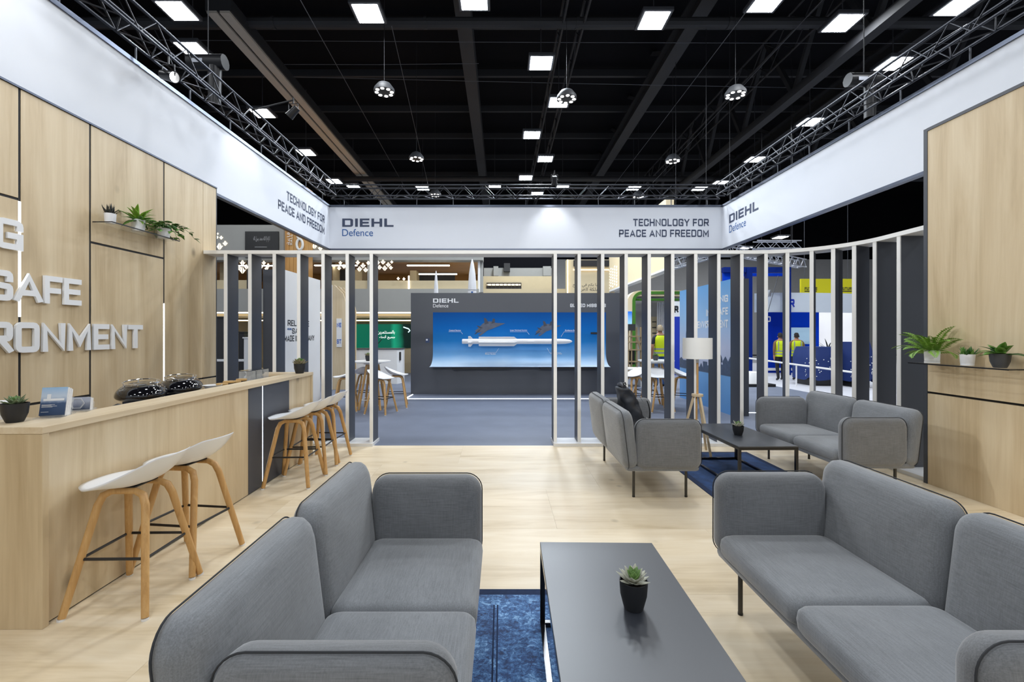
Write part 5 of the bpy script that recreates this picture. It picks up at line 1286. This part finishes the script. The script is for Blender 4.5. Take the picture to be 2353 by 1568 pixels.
tag(MB().box(-95 * kq, 42 * kq, -0.05, 0.2, -PZ(800, 18) - 0.0, -0.02).build('cabinet', SANDW, gs), 'sand-coloured cabinet under the screen')
wd_ = thing('reception_desk', 'white reception desk beyond the high table', 'desk', (PX(870, 14), 14.0, 0))
xa_, xb2 = PX(815, 14) - PX(870, 14), PX(920, 14) - PX(870, 14)
MB().prism([(xa_, 0), (xb2 - 0.1, 0), (xb2, 0.35), (xb2, 0.6), (xa_, 0.6)], 0.0, 1.06, 'XYZ').build('body', WHITE, wd_)
MB().prism([(xa_ - 0.02, -0.02), (xb2 - 0.09, -0.02), (xb2 + 0.02, 0.34), (xb2 + 0.02, 0.62), (xa_ - 0.02, 0.62)], 1.06, 1.09, 'XYZ').build('top', mat('desk_dark_top', lin(70, 72, 78), 0.4), wd_)
MB().box(xb2 - 0.06, xb2 - 0.02, 0.12, 0.20, 0.72, 0.98).build('handle_slot', BLACK, wd_)
MB().tube([(-0.12, 0.2, 1.09), (-0.1, 0.2, 1.2), (0.05, 0.2, 1.38)], 0.012, 6).build('microphone', BLACK, wd_)
# curved timber fins between the slats
for k, (x, lab) in enumerate(((764, 'first curved timber fin seen between slats near the opening'), (774, 'second curved timber fin, behind the white blue-lettered poster'), (785, 'third curved timber fin, next to the slat before the opening'))):
    Y = 12.6 + 0.4 * k; f = thing('timber_fin', lab, 'timber fin', (PX(x, Y), Y, 0)); zt = PZ(655 + 3 * k, Y)
    MB().prism([(0, 0), (0.42, 0), (0.42, zt - 0.7), (0.30, zt - 0.25), (0.05, zt), (0, zt)], 0, 0.05, 'XZY').build('fin_board', OAKZ, f)
    MB().box(-0.015, 0, -0.01, 0.06, 0, zt).build('edge', WHITE, f)
ps = thing('poster', 'white poster with bold blue letters beside the timber fins', 'poster', (PX(779, 12.57), 12.575, PZ(798, 12.57))); kp = 12.5 / F
MB().box(-6 * kp, 6 * kp, 0, 0.02, 0, 66 * kp).build('sheet', WHITE, ps)
for s, zz in (('NE', 46), ('ST', 8)):
    mb = MB(); line_of_text(mb, s, (5 * kp, -0.001, zz * kp), UX, UZ, (0, -1, 0), 10 * kp, 0.2, 10 * kp, align='r'); mb.build('lettering', mat('poster_blue', lin(14, 84, 178), 0.5), ps)
# darker furniture seen past the slogan wall's end
for (x0, x1, y0, y1, Y, m, nm, lab, cat) in ((497, 513, 730, 820, 13, DARKG, 'display_case', 'dark display case seen past the end of the slogan wall', 'display case'), (548, 561, 765, 830, 12.5, BLACK, 'black_cabinet', 'black cabinet between the first two slats', 'cabinet'),
                                             (560, 572, 778, 860, 11.0, WHITE, 'white_plinth', 'white plinth behind the second slat', 'plinth')):
    t = thing(nm, lab, cat, (PX((x0 + x1) / 2, Y), Y, 0)); o = t.location
    MB().bbox(PX(x0, Y) - o.x, PX(x1, Y) - o.x, 0, 0.5, 0, PZ(y0, Y), 0.01).build('body', m, t); MB().box(PX(x0, Y) - o.x - 0.02, PX(x1, Y) - o.x + 0.02, -0.02, 0.52, PZ(y0, Y), PZ(y0, Y) + 0.03).build('top', m, t)
rl = thing('white_rail', 'white waist-high rail seen between the first slats', 'rail', (PX(530, 11.5), 11.5, 0))
MB().box(-0.6, 0.5, 0, 0.05, PZ(831, 11.5), PZ(826, 11.5)).build('bar', WHITE, rl)
for x in (-0.55, 0.45): MB().box(x, x + 0.05, 0, 0.05, 0, PZ(831, 11.5)).build('post', WHITE, rl)

# ---- middle: recessed upper terrace, sand wall with Arabic words
tr = thing('pavilion_terrace', 'sand-coloured upper terrace with dark recess above the display wall', 'exhibition pavilion', (PX(1190, 16.5), 16.5, 0)); oQ = tr.location
def tp(name, m, x0, x1, y0, y1, dY, d): return pbx(x0, x1, y0, y1, 16.5 + dY, d, o=oQ).build(name, m, tr)
tp('white_post', WHITE, 1098, 1103, 597, 672, -0.3, 0.15); tp('grey_post', GREYW, 1103, 1110, 590, 672, -0.2, 0.2)
tp('recess', ROOFM, 1110, 1280, 590, 640, 2.5, 0.1); tp('rear_parapet', GREYW, 1112, 1275, 616, 636, 2.2, 0.1)  # black sheet stands in for the shade deep in the terrace
tp('box_unit', GREYW, 1134, 1145, 612, 634, 2.0, 0.2); tp('box_unit', DARKG, 1158, 1172, 605, 624, 2.0, 0.2); tp('box_unit', GREYW, 1248, 1266, 612, 634, 2.0, 0.2)
tp('inner_wall', SANDW, 1110, 1280, 635, 664, 1.0, 0.15); tp('parapet', SANDW, 1110, 1300, 664, 674, 0.0, 0.2); tp('lower_wall', GREYW, 1100, 1400, 672, 905, 0.2, 0.3)
tp('stair_shade', JOINT, 1118, 1198, 650, 664, 0.95, 0.03)  # flat black sheet painted in as the shade of the stairwell
tag(tp('cove_light', WARMLED, 1119, 1196, 653, 656, 0.90, 0.04), 'warm glowing stair line')
for k in range(9): tp('baluster', DARKG, 1120 + 9 * k, 1121.6 + 9 * k, 650, 664, 0.86, 0.03)
sw = thing('arabic_wall', 'sand wall with two lines of dark Arabic words between slats', 'sign wall', (PX(1357, 15.5), 15.5, 0)); oS = sw.location
MB().box(PX(1302, 15.5) - oS.x, PX(1400, 15.5) - oS.x, 0, 0.3, 0, PZ(597, 15.5)).build('panel', SANDW, sw)
pbx(1303.5, 1305.5, 597, 674, 15.46, 0.03, o=oS).build('light_line', WARMLED, sw); pbx(1318, 1400, 619.5, 621, 15.46, 0.03, o=oS).build('light_line', WARMLED, sw)
pbx(1318, 1400, 598, 612, 15.44, 0.04, o=oS).build('recess', JOINT, sw)  # black strip on the panel stands in for a recess's shade
for s, y, wd in (('مرحبا بكم في جناح', 661, 72), ('المملكة العربية', 671, 66)):
    font_mesh(arabic(s), (PX(1388, 15.5) - oS.x, -0.002, PZ(y, 15.5)), UX, UZ, (0, -1, 0), 0.15, wd * 15.5 / F, 'r').build('lettering', DARKT, sw)
# ---- cream stand with lit lattice, running away on the right
cs = thing('cream_fascia', 'cream sloping fascia with a glowing lattice patch beyond the screen', 'fascia', (6.15, 17.0, 4.0))
CREAM = mat('cream_fascia', lin(226, 208, 172), 0.6, vary=0.03)
MB().box(0, 0.3, 0, 9.0, 0.0, 2.6).build('board', CREAM, cs); MB().box(-0.03, 0.3, 0, 9.0, -0.08, 0.0).build('lower_edge', WHITE, cs); MB().box(0.05, 0.25, 8.7, 8.9, -4.0, 0.0).build('post', CREAM, cs)
d0 = None
for i in range(5):
    for j in range(7):
        M = Matrix.Translation((-0.004, SY(1417, 6.15) - 17 + 0.42 * i, 0.15 + 0.16 * j + 0.08 * (i % 2)))
        q = MB().prism([(-0.14, 0), (0, -0.06), (0.14, 0), (0, 0.06)], -0.004, 0.004, 'YZX') if d0 is None else None
        if d0 is None: d0 = q.build('lattice_diamond', STAR, cs); d0.matrix_local = M
        else: inst(d0, cs, M)
ga = thing('green_arch_booth', 'cream booth with a rounded green arch between the slats', 'booth', (PX(1500, 19), 19.0, 0)); oG = ga.location; kg = 19 / F
GRN = mat('grass_green_trim', lin(60, 118, 24), 0.7, vary=0.3, scale=20)
def archband(xo, yo, th, Ro, m, name, d0, d1):
    """rounded-corner band: post on one side, beam across"""
    xL = PX(xo, 19) - oG.x; zT = PZ(yo, 19); xR = PX(1600, 19) - oG.x; t = th * kg; r = Ro * kg
    outer = [(xL, 0), (xL, zT - r)] + [(xL + r - r * math.cos(R(a)), zT - r + r * math.sin(R(a))) for a in range(10, 91, 10)] + [(xR, zT)]
    inner = [(xR, zT - t), (xL + r, zT - t)] + [(xL + r - (r - t) * math.cos(R(a)), zT - r + (r - t) * math.sin(R(a))) for a in range(80, -1, -10)] + [(xL + t, 0)]
    MB().prism(outer + inner, d0, d1).build(name, m, ga)
archband(1441, 668, 13, 30, CREAM, 'outer_arch', 0.0, 0.5); archband(1453, 670, 6.5, 22, GRN, 'green_band', -0.05, 0.3)
pbx(1460, 1560, 686, 691, 19.1, 0.2, o=oG).build('green_beam', GRN, ga); pbx(1455, 1600, 676, 684, 19.3, 2.0, o=oG).build('ceiling_panel', GREYW, ga)
pbx(1455, 1600, 690, 905, 21.5, 0.2, o=oG).build('back_wall', GREYW, ga)
for k in range(5): pbx(1511 + 3.6 * k, 1513.2 + 3.6 * k, 695, 800, 20.5, 0.1, o=oG).build('white_fin', WHITE, ga)
scn = pbx(1442, 1452, 716, 748, 18.95, 0.04, o=oG).build('screen', ramp_mat('booth_screen', 'Z', [(1.9, lin(150, 200, 240)), (2.5, lin(30, 100, 200))], 0.4, 0.1, 3, emit=0.5), ga)
pbx(1497, 1512, 728, 800, 20.8, 0.2, o=oG).build('info_panel', SANDW, ga)
for k in range(4): pbx(1499, 1508, 739 + 13 * k, 741 + 13 * k, 20.78, 0.02, o=oG).build('print_line', DARKT, ga)
rk = thing('timber_rack', 'pale timber rack with dark panels in front of the green arch', 'rack', (PX(1458, 15.5), 15.5, 0)); oR = rk.location
RKM = mat('rack_timber', lin(148, 128, 96), 0.6, vary=0.2)
for x in (1443, 1450, 1462, 1472): MB().box(PX(x, 15.5) - oR.x, PX(x + 3, 15.5) - oR.x, 0, 0.08, 0, PZ(752, 15.5)).build('post', RKM, rk)
for y in (772, 785, 803, 830, 852): pbx(1441, 1476, y, y + 3, 15.48, 0.12, o=oR).build('rail', RKM, rk)
pbx(1442, 1460, 745, 760, 15.45, 0.05, o=oR).build('dark_panel', DARKG, rk); pbx(1443, 1459, 806, 838, 15.6, 0.3, o=oR).build('dark_bin', BLACK, rk)
MB().tube([(PX(1463, 15.5) - oR.x, 0, PZ(772, 15.5)), (PX(1472, 15.5) - oR.x, 0, PZ(805, 15.5))], 0.03, 6).build('brace', RKM, rk)
wt = thing('white_bench', 'white bench-height table under the timber rack', 'table', (PX(1458, 13.2), 13.2, 0)); oW = wt.location
pbx(1430, 1478, 848, 851, 13.2, 0.7, o=oW).build('top', WHITE, wt)
for x in (1432, 1474): MB().box(PX(x, 13.2) - oW.x, PX(x, 13.2) - oW.x + 0.04, 0.05, 0.6, 0, PZ(851, 13.2)).build('leg', WHITE, wt)
rs = thing('blue_sign_wall', 'blue wall with a white bold letter sign beside the blue panel', 'sign wall', (PX(1552, 17), 17.0, 0)); oB = rs.location
pbx(1545, 1562, 728, 866, 17, 0.2, o=oB).build('blue_board', mat('royal_blue', lin(6, 50, 178), 0.5), rs); pbx(1545, 1562, 693, 728, 17, 0.2, o=oB).build('white_board', mat('sign_backing', lin(232, 236, 240), 0.5), rs)
mb = MB(); line_of_text(mb, 'R', (PX(1549, 17) - oB.x, -0.002, PZ(719, 17)), UX, UZ, (0, -1, 0), 0.26, 0.3, 0.16); mb.build('lettering', DARKT, rs)

# ---- blue stand on the right
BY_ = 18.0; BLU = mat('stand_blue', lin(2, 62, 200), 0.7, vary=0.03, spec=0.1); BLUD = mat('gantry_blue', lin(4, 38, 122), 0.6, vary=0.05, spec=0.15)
bst = thing('blue_stand', 'royal blue exhibition stand with a curved white fascia', 'exhibition stand', (PX(1850, BY_), BY_, 0)); oU = bst.location
def bpz(name, m, x0, x1, y0, y1, dY, d): return pbx(x0, x1, y0, y1, BY_ + dY, d, o=oU).build(name, m, bst)
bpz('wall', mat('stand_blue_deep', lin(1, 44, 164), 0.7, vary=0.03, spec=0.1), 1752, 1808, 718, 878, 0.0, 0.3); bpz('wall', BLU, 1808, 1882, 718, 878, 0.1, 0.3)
bpz('white_wall', mat('lit_white_wall', (0.85, 0.86, 0.88), 0.5, emit=(1, 1, 1), strength=0.35), 1882, 1985, 718, 878, 1.2, 0.3)  # slight emission stands in for light falling on this wall
def fas(u, v):
    x = 1740 + (1990 - 1740) * u; Y = BY_ - 0.6 + 2.2 * (u - 0.3) ** 2 * 0.6
    return (PX(x, Y) - oU.x, Y - oU.y, PZ(676, BY_) + (PZ(719, BY_) - PZ(676, BY_)) * v)
f_ = MB().grid(fas, 30, 2); f_.add([tuple(Vector(fas(i / 29, v)) + Vector((0, 0.2, 0))) for v in (0, 1) for i in range(30)], [(i, i + 1, i + 31, i + 30) for i in range(29)])
f_.build('fascia', mat('fascia_white', lin(214, 224, 236), 0.5, vary=0.02), bst, True)
pic = bpz('picture', ramp_mat('stand_picture', 'Z', [(0.6, lin(96, 116, 140)), (1.2, lin(110, 134, 160)), (1.55, lin(168, 200, 222))], 0.4, 0.5, 1.6, emit=0.15), 1812, 1860, 753, 791, 0.02, 0.04)
mb = MB(); line_of_text(mb, 'R', (PX(1813, 17.25) - oU.x, -0.78, PZ(707, 17.25)), UX, UZ, (0, -1, 0), 0.32, 0.26, 0.19); mb.build('lettering', mat('royal_blue', lin(6, 50, 178), 0.5), bst)
mb = MB(); line_of_text(mb, 'D', (PX(1762, BY_) - oU.x, -0.003, PZ(740, BY_)), UX, UZ, (0, -1, 0), 0.22, 0.22, 0.15); mb.build('lettering', WTXT, bst)
bpz('skirting', WHITE, 1752, 1830, 846, 852, -0.05, 0.05)
gt = thing('blue_gantry', 'dark blue steel gantry frame standing before the blue stand', 'gantry', (PX(1770, 16.5), 16.5, 0)); oY = gt.location
def gz(name, x0, x1, y0, y1, dY, d, m=BLUD): return pbx(x0, x1, y0, y1, 16.5 + dY, d, o=oY).build(name, m, gt)
gz('post', 1717, 1729, 615, 868, 0, 0.2); gz('post', 1808, 1818, 615, 868, 0.5, 0.2)
gz('beam', 1664, 1818, 614, 626, 0.05, 0.2); gz('beam', 1700, 1812, 628, 634, 0.6, 0.2, BLU); gz('beam', 1664, 1682, 620, 645, 0.2, 0.15, BLU)
MB().tube([(PX(1788, 16.4) - oY.x, -0.1, PZ(634, 16.4)), (PX(1764, 16.4) - oY.x, -0.1, PZ(718, 16.4))], 0.012, 5).build('cable', WIRE, gt)
MB().bbox(PX(1760, 16.5) - oY.x, PX(1773, 16.5) - oY.x, 0.0, 0.2, PZ(682, 16.5), PZ(666, 16.5), 0.02).build('hook_block', TRUSSB, gt, True)
yb2 = thing('yellow_banner', 'yellow hanging banner with black lettering above the blue stand', 'banner', (PX(1900, 20), 20.0, PZ(677, 20))); oZ = yb2.location
YEL = mat('banner_yellow', lin(206, 200, 10), 0.6, vary=0.03)
pbx(1841, 1965, 641, 677, 20, 0.1, o=oZ).build('cloth', YEL, yb2)
for s, x in (('FUTURE', 1849), ('FUTURE', 1932)):
    mb = MB(); line_of_text(mb, s, (PX(x, 20) - oZ.x, -0.002, PZ(667, 20) - oZ.z), UX, UZ, (0, -1, 0), 0.13, 0.24, 0.55); mb.build('lettering', DARKT, yb2); pbx(x, x + 28, 668.5, 670.5, 19.99, 0.02, o=oZ).build('bar', DARKT, yb2)
for x in (1850, 1950): MB().tube([(PX(x, 20) - oZ.x, 0.05, 0.6), (PX(x, 20) - oZ.x, 0.05, 11.6 - oZ.z)], 0.010, 5).build('cable', WIRE, yb2)
bar = thing('white_barrier', 'white rope barrier crossing in front of the blue stand', 'barrier', (8.5, 12.5, 0))
pa, pb_ = Vector((PX(1708, 15.2), 15.2, PZ(822, 15.2))), Vector((PX(1975, 11.8), 11.8, PZ(858, 11.8)))
MB().tube([tuple(pa - bar.location), tuple((pa + pb_) / 2 - bar.location), tuple(pb_ - bar.location)], 0.028, 8).build('rail', WHITE, bar)
for q in (0.0, 0.52, 1.0):
    p = pa + (pb_ - pa) * q - bar.location; MB().tube([(p.x, p.y, 0.0), (p.x, p.y, p.z)], 0.02, 8).build('post', WHITE, bar)
NAVY = mat('navy_star_cloth', lin(18, 44, 104), 0.75, vary=0.1)
def covered(label, x0, x1, y0, y1, Y, d):
    t = thing('covered_exhibit', label, 'covered exhibit', (PX((x0 + x1) / 2, Y), Y, 0)); hw = (PX(x1, Y) - PX(x0, Y)) / 2; zt = PZ(y0, Y); zb = PZ(y1, Y)
    def cl(u, v):
        th = 2 * math.pi * u; e = 0.45; c_ = math.copysign(abs(math.cos(th)) ** e, math.cos(th)); s_ = math.copysign(abs(math.sin(th)) ** e, math.sin(th))
        k = 1 + 0.06 * (1 - v) * math.sin(7 * th) - 0.16 * max(0, v - 0.7) / 0.3
        z = zb + (zt - zb) * v + 0.05 * (1 - v) * math.sin(5 * th + 1)
        return (hw * c_ * k, d * s_ * k, z)
    m_ = MB().grid(cl, 48, 10, True); m_.add([cl(i / 48, 1) for i in range(48)], [tuple(range(48))]); m_.build('cloth', NAVY, t, True)
    rnd = random.Random(2)
    dots = MB()
    for k in range(60):
        p = Vector(cl(rnd.uniform(0.53, 0.97), rnd.uniform(0.1, 0.66))); p = Vector((p.x * 1.012, p.y * 1.012, p.z)); dots.lathe([(0.0, -0.012), (0.014, -0.006), (0.014, 0.006), (0.0, 0.012)], 6, tuple(p), 'Y')
    dots.build('white_star_print', WTXT, t)
    MB().bbox(-hw * 0.75, hw * 0.75, -d * 0.7, d * 0.7, 0.0, zb + 0.15, 0.02).build('base', BLACK, t)
covered('navy star-printed cloth over an exhibit beside the walking person', 1836, 1910, 797, 868, 13.9, 0.5)
covered('navy star-printed cloth over a narrower exhibit by the dark slats', 1940, 1985, 786, 872, 13.4, 0.45)
pk = thing('wrapped_bundle', 'white sheeted bundle on a pallet beside the blue gantry', 'bundle', (PX(1722, 13.6), 13.6, 0))
MB().grid(lambda u, v: (0.5 * math.cos(2 * math.pi * u) * (1 - 0.5 * v) * (1 + 0.1 * math.sin(6 * math.pi * u)), 0.35 * math.sin(2 * math.pi * u) * (1 - 0.4 * v), 0.08 + 0.42 * v - 0.1 * v * v), 30, 8, True).build('sheet', WHITE, pk, 'all')
MB().box(-0.55, 0.55, -0.4, 0.4, 0, 0.08).build('pallet', JOINT, pk)
MB().lathe([(0, 0.39), (0.24, 0.39), (0.2, 0.42), (0, 0.43)], 20, squash=0.8).build('sheet_top', WHITE, pk, True)
dpl = thing('palm_plant', 'dark spiky palm beside the white wall of the blue stand', 'plant', (PX(1903, 16), 16.0, 0))
MB().lathe([(0, 0), (0.16, 0), (0.2, 0.4), (0, 0.4)], 18).build('pot', POTB, dpl, True)
MB().tube([(0, 0, 0.4), (0, 0, 0.9)], 0.03, 6).build('stem', BEAMM, dpl)
pl0 = leaf_mesh('leaf', 0.55, 0.05, 0.004, -0.6, mat('palm_dark', lin(24, 32, 24), 0.6), dpl)
for k in range(14): put(pl0, dpl, Matrix.Translation((0, 0, 0.9)) @ Matrix.Rotation(2.39996 * k, 4, 'Z') @ Matrix.Rotation(R(-20 - 5 * k), 4, 'Y'), k == 0)

# ---- people, seen from behind
SKIN = mat('skin', lin(170, 124, 96), 0.6); HAIRD = mat('dark_hair', lin(26, 22, 20), 0.8); HAIRG = mat('fair_hair', lin(150, 136, 112), 0.8); VEST = mat('hi_vis_yellow', lin(206, 226, 20), 0.7, emit=(0.7, 0.85, 0.02), strength=0.0); REFL = mat('reflective_band', lin(150, 156, 160), 0.4)
def person(label, loc, rz, hgt, pose, cols, hair):
    t = thing('person', label, 'person', loc, rz); k = hgt / 1.75
    V = {'pel': (0, 0, .95, .125), 'wai': (0, .01, 1.10, .118), 'che': (0, .015, 1.30, .138), 'neck0': (0, 0, 1.46, .075), 'neck': (0, -.005, 1.52, .052), 'head': (0, -.015, 1.61, .078), 'top': (0, -.005, 1.70, .066)}
    E_ = [('pel', 'wai'), ('wai', 'che'), ('che', 'neck0'), ('neck0', 'neck'), ('neck', 'head'), ('head', 'top')]
    for s, sg in (('l', -1), ('r', 1)):
        dy, dk, el, ha = pose[s]
        V['hip' + s] = (.095 * sg, 0, .88, .098); V['kne' + s] = (.105 * sg, dk, .50, .064); V['ank' + s] = (.11 * sg, dy, .09, .046); V['toe' + s] = (.12 * sg, dy - .15, .035, .038)
        V['sho' + s] = (.185 * sg, .015, 1.40, .062); V['elb' + s] = el + (.044,); V['wri' + s] = ha + (.032,)
        hv = Vector(ha) - Vector(el); hv.normalize(); h0 = Vector(ha)
        V['pal' + s] = tuple(h0 + hv * .07) + (.034,); 
        E_ += [('pel', 'hip' + s), ('hip' + s, 'kne' + s), ('kne' + s, 'ank' + s), ('ank' + s, 'toe' + s), ('neck0', 'sho' + s), ('sho' + s, 'elb' + s), ('elb' + s, 'wri' + s), ('wri' + s, 'pal' + s)]
        for f in range(4):
            V['f%d' % f + s] = tuple(h0 + hv * (.15 + .012 * (1 - abs(f - 1.4))) + Vector((0, (f - 1.5) * .018, 0))) + (.010,); E_.append(('pal' + s, 'f%d' % f + s))
        V['th' + s] = tuple(h0 + hv * .09 + Vector((-.02 * sg, -.05, 0))) + (.011,); E_.append(('pal' + s, 'th' + s))
    names = list(V); bm = bmesh.new(); lay = bm.verts.layers.skin.verify(); vm = {}
    for n_ in names:
        x, y, z, r_ = V[n_]; v = bm.verts.new((x * k, y * k, z * k)); v[lay].radius = (r_ * k, r_ * k * (0.8 if n_ in ('wai', 'che', 'pel') else 1)); vm[n_] = v
        if n_ in ('wai', 'che', 'pel'): v[lay].radius = (r_ * k * 1.12, r_ * k * 0.85)
    vm['pel'][lay].use_root = True
    for a, b in E_: bm.edges.new((vm[a], vm[b]))
    me = bpy.data.meshes.new('body'); bm.to_mesh(me); bm.free(); ob_ = bpy.data.objects.new('body', me); C.objects.link(ob_)
    sk = ob_.modifiers.new('skin', 'SKIN'); sk.use_smooth_shade = True; sb = ob_.modifiers.new('sub', 'SUBSURF'); sb.levels = 2; sb.render_levels = 2
    dg_ = bpy.context.evaluated_depsgraph_get(); m2 = bpy.data.meshes.new_from_object(ob_.evaluated_get(dg_)); bpy.data.objects.remove(ob_)
    body = bpy.data.objects.new('body', m2); C.objects.link(body); body.parent = t
    m2.materials.clear()
    for c_ in cols: m2.materials.append(c_)          # skin, shirt, trousers, shoes
    sl = k
    for p in m2.polygons:
        c_ = p.center; z = c_.z / sl; ax = abs(c_.x) / sl
        if z < 0.10: i = 3
        elif z < 0.98 and ax < 0.24 and not (ax > 0.19 and z > 0.7): i = 2
        elif z > 1.475: i = 0
        elif ax > 0.20 and z < pose.get('sleeve', 1.0): i = 0
        else: i = 1
        p.material_index = i; p.use_smooth = True
    def ell(z, a, b, oy): return [(a * math.cos(2 * math.pi * i / 28) * k, (b * math.sin(2 * math.pi * i / 28) + oy) * k, z * k) for i in range(28)]
    prof = [(0.88, .178, .128), (1.0, .172, .126), (1.15, .172, .126), (1.3, .192, .138), (1.40, .196, .122), (1.455, .15, .095)]
    vs = []; fs = []
    for z, a, b in prof: vs += ell(z, a, b, .012)
    for i in range(len(prof) - 1):
        for j in range(28): fs.append((i * 28 + j, i * 28 + (j + 1) % 28, (i + 1) * 28 + (j + 1) % 28, (i + 1) * 28 + j))
    vest = MB().add(vs, fs).build('vest', VEST, t, 'all')
    def band(z0, z1, a, b): MB().add(ell(z0, a, b, .012) + ell(z1, a, b, .012), [(j, (j + 1) % 28, 28 + (j + 1) % 28, 28 + j) for j in range(28)]).build('reflective_band', REFL, vest, 'all')
    band(0.955, 1.0, .1755, .1285); band(1.06, 1.105, .1755, .1285)
    if pose.get('straps', True):
        for sg in (-1, 1): MB().grid(lambda u, v: ((sg * (.095 + .035 * u) ) * k, (.143 - .04 * max(0, v - .75)) * k + .012 * k * 0, (1.105 + .33 * v) * k), 3, 8).build('reflective_band', REFL, vest)
    hd = MB().grid(lambda u, v: ((.086 * math.cos(2 * math.pi * u) * math.cos(v * 1.57)) * k, (.004 + .092 * math.sin(2 * math.pi * u) * math.cos(v * 1.57)) * k, (1.615 + 0.0 * u + .135 * math.sin(v * 1.57) - (.03 if math.sin(2 * math.pi * u) > 0 else -.045) * (1 - v)) * k), 24, 8, True).build('hair', hair, t, 'all')
    for sg in (-1, 1): MB().lathe([(0, -.010), (.016, -.006), (.018, .004), (.01, .01), (0, .01)], 10, (sg * .086 * k, 0, 1.60 * k), 'X').build('ear', SKIN, t, True)
    MB().add([(0, -.118 * k, 1.585 * k), (-.014 * k, -.088 * k, 1.575 * k), (.014 * k, -.088 * k, 1.575 * k), (0, -.09 * k, 1.635 * k)], [(0, 1, 3), (0, 3, 2), (0, 2, 1)]).build('nose', SKIN, t)
    return t
DK = mat('dark_trousers', lin(24, 24, 30), 0.8); JEAN = mat('blue_jeans', lin(62, 92, 140), 0.8, vary=0.2, scale=20); SHOE = mat('black_shoe', (0.01, 0.01, 0.012), 0.5); BRSH = mat('brown_shirt', lin(120, 92, 58), 0.8); NVSH = mat('navy_tee', lin(28, 30, 42), 0.8)
stand_ = {'l': (0.0, -.01, (-.235, .03, 1.13), (-.225, -.03, .90)), 'r': (0.02, 0, (.235, .03, 1.13), (.225, -.03, .90)), 'sleeve': 1.22, 'straps': False}
walk1 = {'l': (-.10, -.06, (-.24, .0, 1.13), (-.235, -.08, .91)), 'r': (.12, .0, (.235, .07, 1.13), (.225, .05, .90)), 'sleeve': 0.93}
walk2 = {'l': (-.12, -.07, (-.235, .06, 1.13), (-.225, .04, .90)), 'r': (.16, .02, (.25, -.02, 1.13), (.28, -.02, .90)), 'sleeve': 0.93}
person('person in a yellow safety vest and jeans with fair hair, back turned', (PX(1517, 13.0), 13.0, 0), R(186), 1.80, stand_, (SKIN, NVSH, JEAN, SHOE), HAIRG)
person('person in a yellow safety vest walking closest to the blue gantry', (PX(1793, 15.0), 15.0, 0), R(170), 1.58, walk1, (SKIN, BRSH, DK, SHOE), HAIRD)
person('person in a yellow safety vest walking beside the navy covered exhibit', (PX(1826, 15.3), 15.2, 0), R(165), 1.58, walk2, (SKIN, BRSH, DK, SHOE), HAIRD)
